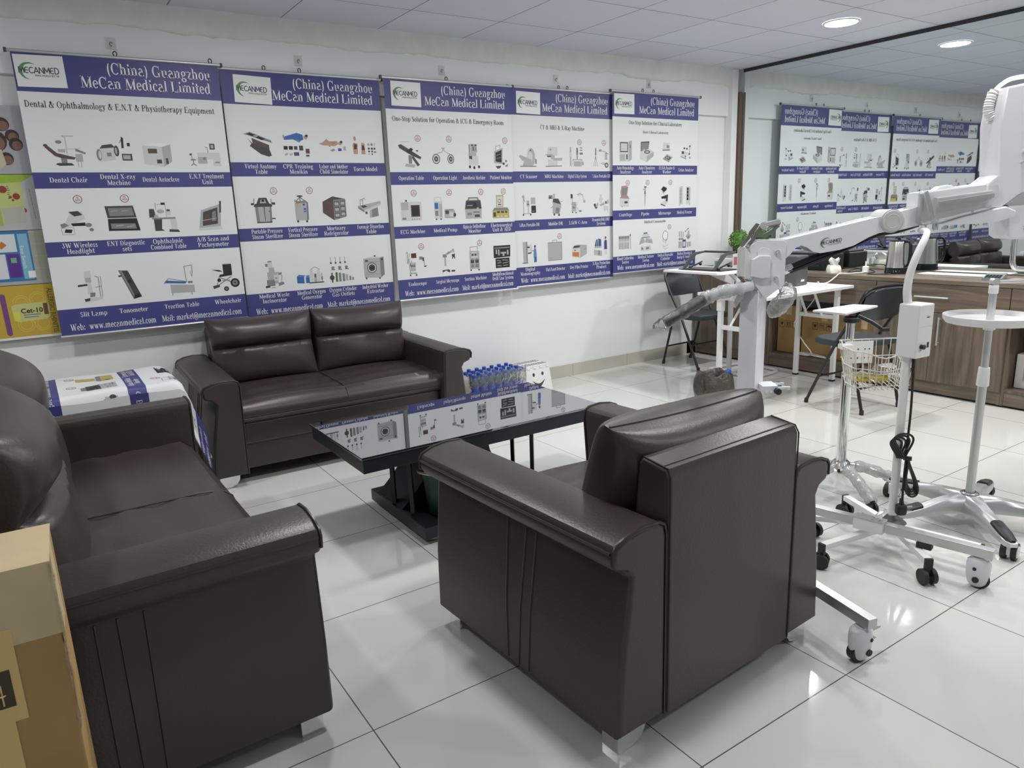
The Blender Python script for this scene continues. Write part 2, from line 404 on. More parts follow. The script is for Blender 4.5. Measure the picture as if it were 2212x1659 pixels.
sofa('loveseat', 'dark brown leather loveseat against the wall under the hanging banners', 'sofa', (1.37, 4.12), R(-2.0), 1.13, 2, cush_h=.385, cush_d=.23, AH=.57)
sofa('sofa', 'dark brown leather sofa seen from its side, behind the tall cardboard box', 'sofa', (.055, 2.53), R(90.6), 1.40, 2, cush_h=.50, cush_d=.25, tilt=15, top=.30, cb=.02, shear=.012)
arm_chair = sofa('armchair', 'dark brown leather armchair with its back to the camera', 'armchair', (1.425, 1.575), R(183), .535, 1, D=.84, cush_h=.385, cush_d=.25, tilt=15, pw=.42, gus=.10, cb=.055, cz=-.005)
for o in arm_chair.children:
    if o.name.startswith('back_cushion'):
        b = MB(); cw_, ch_ = .585, .385
        b.tube([(cw_/2*u*.985, 0, ch_/2*(1-.05*(1-u*u))+.0005) for u in [-1+i/10 for i in range(21)]], .0028, 6); b.build('cushion_seam', PIPING, o)
        o.rotation_euler = (R(-15), R(-1.5), R(1)); o.scale = (1.07, 1, 1)

# ------------------------------------------------------------------ coffee table
T = thing('coffee_table', 'black glass-topped coffee table between the sofas and the armchair', 'coffee table', (1.54, 2.80, 0))
b = MB(); b.rbox((-.597, -.302, .431), (.597, .302, .441), .0015); b.build('glass_top', BLACKGLASS, T)
b = MB(); b.rbox((-.590, -.296, .372), (.590, .296, .430), .003); b.build('top_frame', NAVY, T)
b = MB(); b.rbox((-.35, -.30, .028), (.365, .265, .082), .003); b.build('plinth', NAVY, T)
b = MB()
L_ = bez((-.40, .372, 0), (-.20, .34, 0), (-.14, .28, 0), (-.335, .083, 0), 14); R_ = bez((.33, .083, 0), (.10, .20, 0), (.08, .30, 0), (.16, .372, 0), 14)
b.prism([(p[0], p[1]) for p in [(-.10, .372, 0)] + bez((-.16, .35, 0), (-.17, .28, 0), (-.2, .2, 0), (-.34, .083, 0), 12)] + [(p[0], p[1]) for p in R_], -.06, .20, XZ(), .003)
b.build('pedestal', NAVY, T, 30)
for p0, p1 in (((-.335, .03, .083), (-.335, .03, .372)), ((-.325, -.14, .083), (-.335, -.15, .372)), ((.325, .06, .083), (.325, .06, .372)), ((.33, -.10, .083), (.325, -.11, .372))):
    b = MB(); v = Vector(p1)-Vector(p0); b.tube([p0, p1], .0125, 4); b.build('support_rod', BLACKM, T, 30)
for x in (-.29, .27):
    for y in (-.24, .20):
        b = MB(); b.lathe([(.012, .03), (.012, .022), (.026, .014), (.026, .005), (.016, 0)], (x, y, 0), 16, cap1=True); b.build('foot', CHROME, T)
# green bucket on the plinth
T = thing('bucket', 'dark green plastic bucket on the base of the coffee table', 'bucket', (1.355, 2.605, .0835))
b = MB(); b.lathe([(.0, .002), (.080, .002), (.085, .01), (.104, .20), (.114, .202), (.114, .216), (.106, .216), (.102, .208), (.083, .02), (0, .015)], n=28); b.build('body', GREEN, T)
b = MB(); b.tube([(.12*math.cos(a), .12*math.sin(a)*1.0, .175-.03*math.sin(a+1)) for a in [PI*.75+PI*.7*i/12 for i in range(13)]], .006, 6); b.build('handle', mat('ivory_plastic', (.7, .68, .5), .4), T)

# ------------------------------------------------------------------ mirror wall and counter
T = thing('wall_mirror', 'large wall mirror above the wooden counter, reflecting the banners', 'mirror', (MIRX, 0, 0))
b = MB(); b.rbox((0, -3.0, .80), (.012, 4.492, 2.455)); b.build('mirror_glass', mat('mirror_silver', (.79, .84, .835), .012, 1.0), T)
b = MB(); b.rbox((-.004, -3.0, 2.452), (.014, 4.50, CEIL-.002), .001); b.build('top_channel', mat('channel_dark', (.03, .03, .032), .5), T)

def cab_frame(name, label, ya, yb, top=.572):
    # carcass of one counter unit between ya (far) and yb (near): sides, plinth, shelf floor, back
    T = thing(name, label, 'cabinet', (5.04, 0, 0))
    b = MB()
    b.rbox((.0, ya-.018, .012), (.46, ya-.0005, .760)); b.rbox((.0, yb+.0005, .012), (.46, yb+.018, .760))
    b.rbox((.44, yb+.018, .012), (.46, ya-.018, .760)); b.rbox((.002, yb+.018, .098), (.44, ya-.018, .118)); b.build('carcass', WOODV, T)
    b = MB(); b.rbox((.003, yb+.0185, .014), (.018, ya-.0185, .097), .001); b.build('plinth', WOODH, T)
    return T
def bar_handle(par, p, q, out=-.028):
    b = MB(); p, q = Vector(p), Vector(q); d = (q-p).normalized(); o = Vector((out, 0, 0))
    b.tube([p+o-d*.015, q+o+d*.015], .0062, 8)
    for e in (p, q): b.tube([e, e+o], .0045, 8)
    return b.build('handle', ALU, par)
U1 = cab_frame('counter_cabinet', 'plain closed walnut counter cabinet in the corner behind the folding chair', 4.56, 3.775)
b = MB(); b.rbox((-.016, 3.777, .10), (-.0005, 4.558, .76), .0015); b.build('front_panel', WOODV, U1)
U2 = cab_frame('counter_cabinet', 'open walnut counter bay holding brown cartons behind the white table', 3.774, 2.867)
b = MB(); b.rbox((-.016, 2.869, .572), (-.0005, 3.772, .758), .0015); b.build('drawer_front', WOODH, U2)
U3 = cab_frame('counter_cabinet', 'walnut counter cabinet with one drawer and handled doors', 2.866, 2.005)
b = MB(); b.rbox((-.016, 2.007, .572), (-.0005, 2.864, .758), .0015); d = b.build('drawer', WOODH, U3)
bar_handle(d, (-.016, 2.564, .674), (-.016, 2.374, .674))
b = MB(); b.rbox((-.016, 2.007, .098), (-.0005, 2.462, .569), .0015); d = b.build('door', WOODV, U3)
bar_handle(d, (-.016, 2.405, .53), (-.016, 2.405, .37))
b = MB(); b.rbox((-.016, 2.465, .098), (-.0005, 2.864, .569), .0015); b.build('door', WOODV, U3)
U4 = cab_frame('counter_cabinet', 'open walnut counter bay with a white carton, cut by the frame', 2.004, 1.10)
b = MB(); b.rbox((-.016, 1.102, .572), (-.0005, 2.002, .758), .0015); b.build('drawer_front', WOODH, U4)
b = MB(); b.rbox((5.02, 1.09, .7605), (5.513, 4.575, .79), .004); tag(b.build('worktop', WOODH), 'long walnut laminate worktop running under the mirror', 'worktop')

# cartons inside the open bay
def carton(name, lab, loc, s, m=CARD, rz=0):
    T = thing(name, lab, 'box', loc, R(rz)); b = MB(); b.rbox((-s[0]/2, -s[1]/2, 0), (s[0]/2, s[1]/2, s[2]), .004); b.build('carton_body', m, T)
    b = MB(); b.rbox((-s[0]/2-.0012, -.025, s[2]*.8), (s[0]/2+.0012, .025, s[2]+.0012)); b.build('tape', TAPE, T)
    return T
def icon_marks(par, x, ys, z, s=.03):
    b = MB()
    y = ys[0]
    for k, yy in enumerate(ys):
        for q in ((-1, -1, 1, -1), (1, -1, 1, 1), (1, 1, -1, 1), (-1, 1, -1, -1)):
            b.tube([(x, yy+q[0]*s, z+q[1]*s*1.2), (x, yy+q[2]*s, z+q[3]*s*1.2)], .0012, 4)
        if k == 0: b.lathe([(.013, 0), (.004, .0)], (x, yy, z), 10); b.poly([(x-.0005, yy-.014, z+.014), (x-.0005, yy+.014, z+.014), (x-.0005, yy+.01, z), (x-.0005, yy, z-.012), (x-.0005, yy-.01, z)])
        if k == 1:
            for e in (-.008, .008): b.poly([(x-.0005, yy+e-.003, z-.018), (x-.0005, yy+e+.003, z-.018), (x-.0005, yy+e+.003, z+.008), (x-.0005, yy+e+.008, z+.008), (x-.0005, yy+e, z+.02), (x-.0005, yy+e-.008, z+.008), (x-.0005, yy+e-.003, z+.008)])
        if k == 2:
            b.poly([(x-.0005, yy+.018*math.cos(a), z+.002+.016*math.sin(a)) for a in [PI*i/8 for i in range(9)]]); b.tube([(x, yy, z), (x, yy, z-.02)], .0013, 4)
    b.build('handling_symbols', INK, par)
c1 = carton('carton', 'brown carton with handling symbols at the far end of the open bay', (5.30, 3.645, .1195), (.34, .20, .39))
icon_marks(c1, -.1712, [.06, 0, -.06], .235, .022)
c2 = carton('carton', 'brown carton between the white table legs in the open bay', (5.30, 3.32, .1195), (.34, .40, .36))
icon_marks(c2, -.1712, [.08, .02, -.04, -.1], .245, .022)
c3 = carton('carton', 'orange-brown carton behind the chair in the open bay', (5.30, 2.995, .1195), (.34, .21, .33), mat('orange_cardboard', (.34, .2, .07), .7))
b = MB(); b.box((5.26, 3.36, .5375), (.3, .74, .05), .006); tag(b.build('dark_case', mat('dark_blue_case', (.015, .018, .035), .5)), 'flat dark blue case lying on the cartons in the open bay', 'case')
c4 = carton('carton', 'white carton in the open bay at the right edge of the photo', (5.27, 1.825, .1195), (.26, .30, .22), mat('white_cardboard', (.62, .60, .57), .7, vary=.05))
b = MB()
for i in range(5): b.rbox((-.1315, .02+i*.019, .05), (-.1308, .028+i*.019, .17-.012*(i % 3)))
b.build('printed_lines', mat('faint_ink', (.32, .3, .33), .7), c4)
b = MB(); b.lathe([(0, .0), (.10, .0), (.11, .05), (.09, .09), (.03, .11), (0, .11)], (5.25, 1.83, .3415), 18, sx=.8); tag(b.build('fabric_pouch', mat('teal_cloth', (.02, .13, .15), .8)), 'teal cloth pouch on top of the white carton', 'pouch')

# ------------------------------------------------------------------ lettering
TH = .046
def arc(cx, cy, rx, ry, a0, a1, S, th=TH):
    n = max(4, int(abs(a1-a0)/24)); out = []
    def at(a):
        t = R(a); w = th + (S-th)*abs(math.cos(t))**1.3; c, s = math.cos(t), math.sin(t)
        return (cx+rx*c, cy+ry*s), (cx+(rx-w)*c, cy+(ry-min(w, th*1.2) )*s)
    P = [at(a0+(a1-a0)*i/n) for i in range(n+1)]
    for i in range(n): out.append([P[i][0], P[i+1][0], P[i+1][1], P[i][1]])
    return out
GL = {
'A': '.72 d .33 .68 .60 0 .15;d .35 .68 .1 0 .045;h .2 .5 .22;q 0 .22 0;q .42 .74 0',
'B': '.64 s .16 0 .68;a .34 .51 .2 .17 -90 90;a .36 .18 .24 .19 -90 90;h .16 .36 .635;h .16 .36 .335;h .16 .36 0',
'C': '.7 a .37 .34 .33 .355 45 315;d .62 .68 .62 .46 .04', 'D': '.72 s .16 0 .68;a .3 .34 .36 .34 -90 90;h .16 .32 .635;h .16 .32 0',
'E': '.64 s .16 0 .68;h .16 .58 .635;h .16 .42 .33;h .16 .6 0;d .57 .68 .57 .52 .04;d .42 .44 .42 .24 .035;d .59 .17 .59 0 .04',
'F': '.6 s .16 0 .68;h .16 .56 .635;h .16 .42 .33;d .55 .68 .55 .5 .04;d .42 .44 .42 .24 .035',
'G': '.76 a .37 .34 .33 .355 45 315;d .62 .68 .62 .46 .04;s .58 .02 .3 0 1', 'H': '.76 s .16 0 .68;s .6 0 .68;h .16 .6 .33', 'I': '.36 s .18 0 .68',
'J': '.5 s .32 .12 .68 0 1;a .2 .13 .19 .14 180 360', 'K': '.74 s .16 0 .68;d .6 .68 .2 .3 .045;d .3 .4 .62 0 .15;q .48 .74 .645;q .46 .76 0',
'L': '.64 s .16 0 .68;h .16 .58 0;d .58 .2 .58 0 .04', 'M': '.9 d .15 .68 .15 0 .045;d .18 .68 .45 .05 .14;d .75 .68 .45 0 .045;s .74 0 .68;q .03 .27 0;q .03 .22 .645',
'N': '.74 d .15 .68 .15 0 .045;d .17 .68 .6 0 .14;d .6 .68 .6 0 .045;q .03 .27 0;q .48 .72 .645', 'O': '.76 a .38 .34 .34 .355 0 360',
'P': '.62 s .16 0 .68;a .34 .49 .24 .19 -90 90;h .16 .36 .635;h .16 .36 .3', 'R': '.72 s .16 0 .68;a .34 .49 .24 .19 -90 90;h .16 .36 .635;h .16 .36 .3;d .34 .34 .6 0 .15;q .52 .74 0',
'S': '.54 a .27 .5 .2 .19 20 270;a .27 .185 .22 .2 -160 90;d .12 .5 .42 .2 .13', 'T': '.66 s .33 0 .68;h .06 .6 .635;d .07 .68 .07 .5 .035;d .59 .68 .59 .5 .035',
'U': '.72 s .17 .2 .68 0 1;a .36 .22 .265 .235 180 360;d .58 .68 .58 .2 .045;q .48 .7 .645', 'V': '.7 d .14 .68 .36 0 .15;d .58 .68 .37 0 .045;q .02 .28 .645;q .46 .7 .645',
'W': '1.0 d .14 .68 .33 0 .14;d .52 .68 .35 0 .045;d .5 .68 .68 0 .14;d .88 .68 .7 0 .045;q .02 .28 .645;q .76 1 .645', 'X': '.72 d .16 .68 .56 0 .15;d .56 .68 .14 0 .045;q .04 .28 .645;q .46 .7 .645;q .02 .26 0;q .44 .7 0',
'Y': '.7 d .14 .68 .35 .3 .14;d .58 .68 .36 .3 .045;s .35 0 .32 1 0;q .02 .28 .645;q .46 .7 .645',
'a': '.5 a .22 .34 .17 .13 20 160;s .34 .03 .36 0 0;a .21 .13 .18 .145 0 360;d .42 .08 .42 0 .1', 'b': '.56 s .14 0 .7 0 2;a .29 .23 .24 .24 -130 130', 'c': '.45 a .25 .23 .22 .24 50 310;o .36 .36 .055',
'd': '.56 a .25 .23 .22 .24 50 310;s .4 0 .7 3 2', 'e': '.46 a .24 .23 .21 .24 0 320;h .1 .42 .22', 'f': '.36 s .16 0 .56 1 0;a .26 .56 .15 .14 30 180;h .03 .32 .415;o .33 .61 .045',
'g': '.5 a .23 .31 .19 .16 0 360;a .25 -.07 .22 .13 0 360;d .14 .18 .14 0 .06;h .4 .5 .41', 'h': '.58 s .14 0 .7 1 2;a .3 .3 .18 .17 0 180;s .42 0 .3 1 0', 'i': '.3 s .15 0 .46 1 2;o .15 .6 .075',
'j': '.32 s .16 -.1 .46 0 2;o .16 .6 .075', 'k': '.58 s .14 0 .7 1 2;d .44 .46 .16 .2 .045;d .24 .28 .46 0 .13;q .34 .56 .425;q .34 .58 0', 'l': '.3 s .15 0 .7 1 2',
'm': '.86 s .14 0 .46 1 2;a .3 .3 .18 .17 0 180;s .42 0 .3 1 0;a .58 .3 .18 .17 0 180;s .7 0 .3 1 0', 'n': '.58 s .14 0 .46 1 2;a .3 .3 .18 .17 0 180;s .42 0 .3 1 0', 'o': '.5 a .25 .23 .22 .245 0 360',
'q': '.56 a .27 .23 .24 .24 50 310;s .42 -.2 .46 1 0', 'p': '.56 s .14 -.2 .46 1 2;a .29 .23 .24 .24 -130 130', 'r': '.44 s .14 0 .46 1 2;o .35 .39 .07;a .3 .3 .16 .16 60 180', 's': '.4 a .2 .33 .15 .14 20 270;a .2 .13 .16 .14 -160 90;d .11 .34 .29 .12 .11',
't': '.34 s .15 .05 .6 0 0;a .24 .09 .15 .1 190 320;h .02 .32 .415', 'u': '.58 s .14 .15 .46 0 2;a .28 .16 .2 .17 180 360;s .42 0 .46 3 2', 'v': '.5 d .12 .46 .27 0 .13;d .4 .46 .28 0 .045;q 0 .24 .425;q .3 .5 .425',
'w': '.74 d .12 .46 .25 0 .12;d .38 .46 .27 0 .045;d .37 .46 .5 0 .12;d .64 .46 .52 0 .045;q 0 .24 .425;q .54 .74 .425', 'x': '.52 d .12 .46 .4 0 .13;d .4 .46 .1 0 .045;q .02 .22 .425;q .3 .5 .425;q 0 .2 0;q .3 .52 0',
'y': '.5 d .12 .46 .27 0 .13;d .4 .46 .16 -.18 .05;o .1 -.15 .05;q 0 .24 .425;q .3 .5 .425', 'z': '.44 h .05 .4 .415;d .37 .46 .1 0 .12;h .05 .42 0',
'0': '.5 a .25 .33 .22 .34 0 360', '1': '.5 s .25 0 .66 1 2', '3': '.5 a .22 .5 .18 .17 -90 150;a .22 .18 .21 .19 -160 90', '5': '.5 d .14 .66 .14 .36 .06;h .12 .42 .6;h .12 .41 .57;a .22 .2 .22 .2 -150 110', '6': '.5 a .26 .2 .21 .21 0 360;a .36 .26 .31 .42 100 190', '8': '.5 a .25 .5 .17 .17 0 360;a .25 .18 .2 .19 0 360',
'&': '.8 a .32 .53 .14 .15 0 360;a .28 .17 .25 .2 60 330;d .24 .52 .62 0 .13;d .66 .4 .48 .06 .045;q .54 .78 .39', '@': '.9 a .45 .25 .4 .42 -60 290;a .45 .25 .17 .19 0 360;d .6 .42 .6 .1 .05',
'(': '.34 a .38 .25 .3 .48 120 240', ')': '.34 a -.04 .25 .3 .48 -60 60', '.': '.25 o .12 .06 .07', ':': '.33 o .14 .06 .07;o .14 .38 .07', '-': '.34 h .05 .3 .2;h .05 .3 .17', '/': '.34 d .3 .68 .05 0 .05', ' ': '.28 '}
GC = {}
def glyph(ch):
    if ch in GC: return GC[ch]
    adv, _, ops = GL[ch].partition(' '); S = .138 if (ch.isupper() or ch in '&') else .12; P = []
    for op in filter(None, ops.split(';')):
        k, *v = op.split(); v = [float(x) for x in v]
        if k == 's':
            x, y0, y1 = v[:3]; bs, ts = (v[3:] + [1, 1])[:2] if len(v) > 3 else (1, 1)
            P.append([(x-S/2, y0), (x+S/2, y0), (x+S/2, y1), (x-S/2, y1)])
            for f, y in ((bs, y0), (ts, y1-.036)):
                if f: P.append([(x-S/2-(.055 if f in (1, 2) else 0), y), (x+S/2+(.055 if f in (1, 3) else 0), y), (x+S/2+(.055 if f in (1, 3) else 0), y+.036), (x-S/2-(.055 if f in (1, 2) else 0), y+.036)])
        elif k in 'hq':
            t = TH if k == 'h' else .036; P.append([(v[0], v[2]), (v[1], v[2]), (v[1], v[2]+t), (v[0], v[2]+t)])
        elif k == 'a': P += arc(*v, S)
        elif k == 'd': P.append([(v[0]-v[4]/2, v[1]), (v[0]+v[4]/2, v[1]), (v[2]+v[4]/2, v[3]), (v[2]-v[4]/2, v[3])])
        elif k == 'o': P.append([(v[0]+v[2]*math.cos(i*PI/4), v[1]+v[2]*math.sin(i*PI/4)) for i in range(8)])
    GC[ch] = (float(adv), P); return GC[ch]
def text_polys(s):
    x = 0; out = []
    for ch in s:
        a, P = glyph(ch); out += [[(px+x, py) for px, py in q] for q in P]; x += a
    return out, x
def sans_mesh(s, size=1.0, bold=0.0):
    cu = bpy.data.curves.new('t', 'FONT'); cu.body = s; cu.size = size; cu.offset = bold; cu.resolution_u = 3
    o = bpy.data.objects.new('t', cu); C.objects.link(o); dg = bpy.context.evaluated_depsgraph_get(); me = o.evaluated_get(dg).to_mesh()
    V = [v.co.copy() for v in me.vertices]; F = [list(p.vertices) for p in me.polygons]; o.evaluated_get(dg).to_mesh_clear()
    bpy.data.objects.remove(o); bpy.data.curves.remove(cu)
    P = [[(V[i].x, V[i].y) for i in f] for f in F]; return P, max(v.x for v in V)

# ------------------------------------------------------------------ printed artwork (flat, in the sheet's own mesh)
VINYL = mat('banner_vinyl_white', (.70, .715, .715), .5)
VBLUE = mat('banner_ink_blue', (.048, .051, .20), .45)
INKS = {'k': (.012, .012, .014), 'd': (.05, .048, .048), 'g': (.20, .20, .20), 'l': (.38, .385, .39), 'w': (.56, .565, .57), 'W': (.76, .77, .77), 'b': (.03, .12, .36), 'B': (.10, .20, .42), 'r': (.10, .012, .02), 's': (.27, .025, .03), 't': (.45, .27, .19), 'n': (.09, .055, .05), 'y': (.46, .37, .10), 'o': (.55, .17, .03), 'p': (.34, .22, .2), 'e': (.10, .24, .06), 'v': (.06, .05, .2)}
def ink(c): return mat('print_ink_' + {'W': 'paper', 'B': 'mid_blue'}.get(c, c), INKS[c], .5)
class Print:
    def __init__(self, mb, X, Z, base=-.0002): self.mb, self.X, self.Z, self.y = mb, X, Z, base
    def poly(self, m, pts, layer=None):
        if layer is None: self.y -= .000003; layer = self.y
        try: self.mb.use(m).poly([(self.X(u, v), layer, self.Z(u, v)) for u, v in pts])
        except ValueError: pass
    def rect(self, m, u0, v0, u1, v1, layer=None): self.poly(m, [(u0, v0), (u1, v0), (u1, v1), (u0, v1)], layer)
    def text(self, s, m, cx, v, size, sx=.86, maxw=None, sans=False, layer=-.0011, left=False):
        P, w = sans_mesh(s) if sans else text_polys(s)
        k = size*sx
        if maxw and w*k > maxw: k = maxw/w
        u0 = cx if left else cx - w*k/2
        for q in P: self.poly(m, [(u0+x*k, v - y*size) for x, y in q], layer)
    def icon(self, code, cx, v, s):
        for op in code.split(';'):
            if not op: continue
            k, c = op[0], op[1]; a = [float(x) for x in op[2:].split()]
            T = lambda x, y: (cx+(x-5)*s/10, v-(y-5)*s/10)
            if k == 'R': P = [(a[0], a[1]), (a[0]+a[2], a[1]), (a[0]+a[2], a[1]+a[3]), (a[0], a[1]+a[3])]
            elif k == 'E': P = [(a[0]+a[2]*math.cos(i*PI/8), a[1]+a[3]*math.sin(i*PI/8)) for i in range(16)]
            elif k == 'P': P = [(a[i], a[i+1]) for i in range(0, len(a), 2)]
            elif k == 'L':
                w = a[0]/2; Q = [(a[i], a[i+1]) for i in range(1, len(a), 2)]
                for (xa, ya), (xb, yb) in zip(Q, Q[1:]):
                    l = math.hypot(xb-xa, yb-ya) or 1; nx, ny = -(yb-ya)/l*w, (xb-xa)/l*w
                    self.poly(ink(c), [T(xa+nx, ya+ny), T(xb+nx, yb+ny), T(xb-nx, yb-ny), T(xa-nx, ya-ny)])
                continue
            self.poly(ink(c), [T(*p) for p in P])
    def stamp(self, cx, v, r=.021):
        n = 20
        for i in range(n):
            a, c = 2*PI*i/n, 2*PI*(i+1)/n
            self.poly(ink('s'), [(cx+r*math.cos(a), v+r*math.sin(a)), (cx+r*math.cos(c), v+r*math.sin(c)), (cx+r*.87*math.cos(c), v+r*.87*math.sin(c)), (cx+r*.87*math.cos(a), v+r*.87*math.sin(a))], -.0011)
        self.text('IN', ink('s'), cx, v-.003, .0135, .8); self.text('STOCK', ink('s'), cx, v+.0095, .0125, .62)
def logo(pr, u, v, w, m_txt, m_arc, m_sub):
    # green swoosh behind a dark word, small line under it
    n = 18; cx, cy, rx, ry = u+w*.26, v, w*.215, w*.20
    for i in range(n):
        a, c = R(50+215*i/n), R(50+215*(i+1)/n)
        ta, tb = .30*math.sin(PI*i/n)**.8+.03, .30*math.sin(PI*(i+1)/n)**.8+.03
        pr.poly(m_arc, [(cx+rx*math.cos(a), cy-ry*math.sin(a)), (cx+rx*math.cos(c), cy-ry*math.sin(c)), (cx+rx*(1-tb)*math.cos(c)+w*.02*tb, cy-ry*(1-tb*.8)*math.sin(c)), (cx+rx*(1-ta)*math.cos(a)+w*.02*ta, cy-ry*(1-ta*.8)*math.sin(a))])
    x = u+w*.04; W1 = w*.86/8.42; H1 = w*.135
    A_c = lambda cx, rx, a0, a1: [(cx+rx*math.cos(R(a0+(a1-a0)*i/8)), .5+.5*math.sin(R(a0+(a1-a0)*i/8))) for i in range(9)]
    SH = {'M': (1.2, [[(.08, 0), (.16, 1), (.6, .25), (1.04, 1), (1.12, 0)]]), 'E': (.95, [A_c(.52, .45, 60, 300), [(.1, .5), (.72, .5)]]), 'C': (.98, [A_c(.55, .48, 50, 310)]), 'A': (1.1, [[(.06, 0), (.55, 1), (1.04, 0)], [(.25, .3), (.85, .3)]]), 'N': (1.05, [[(.1, 0), (.1, 1), (.9, 0), (.9, 1)]]), 'D': (1.05, [[(.1, 0), (.1, 1)], [(.1, 1)] + A_c(.42, .5, 90, -90) + [(.1, 0)]])}
    for ch in 'MECANMED':
        adv, st = SH[ch]
        for pl in st:
            for (xa, ya), (xb, yb) in zip(pl, pl[1:]):
                xa_, ya_, xb_, yb_ = xa*W1, ya*H1, xb*W1, yb*H1; l = math.hypot(xb_-xa_, yb_-ya_) or 1; nx, ny = -(yb_-ya_)/l*w*.0105, (xb_-xa_)/l*w*.0105; ex, ey = (xb_-xa_)/l*w*.006, (yb_-ya_)/l*w*.006
                pr.poly(m_txt, [(x+xa_-ex+nx, v+w*.05-(ya_-ey+ny)), (x+xb_+ex+nx, v+w*.05-(yb_+ey+ny)), (x+xb_+ex-nx, v+w*.05-(yb_+ey-ny)), (x+xa_-ex-nx, v+w*.05-(ya_-ey-ny))])
        x += adv*W1
    P, wd = sans_mesh('MAKE WORLD BETTER', 1.0); k2 = w*.52/wd
    for q in P: pr.poly(m_sub, [(u+w*.37+x*k2, v+w*.125-y*k2*1.3) for x, y in q])

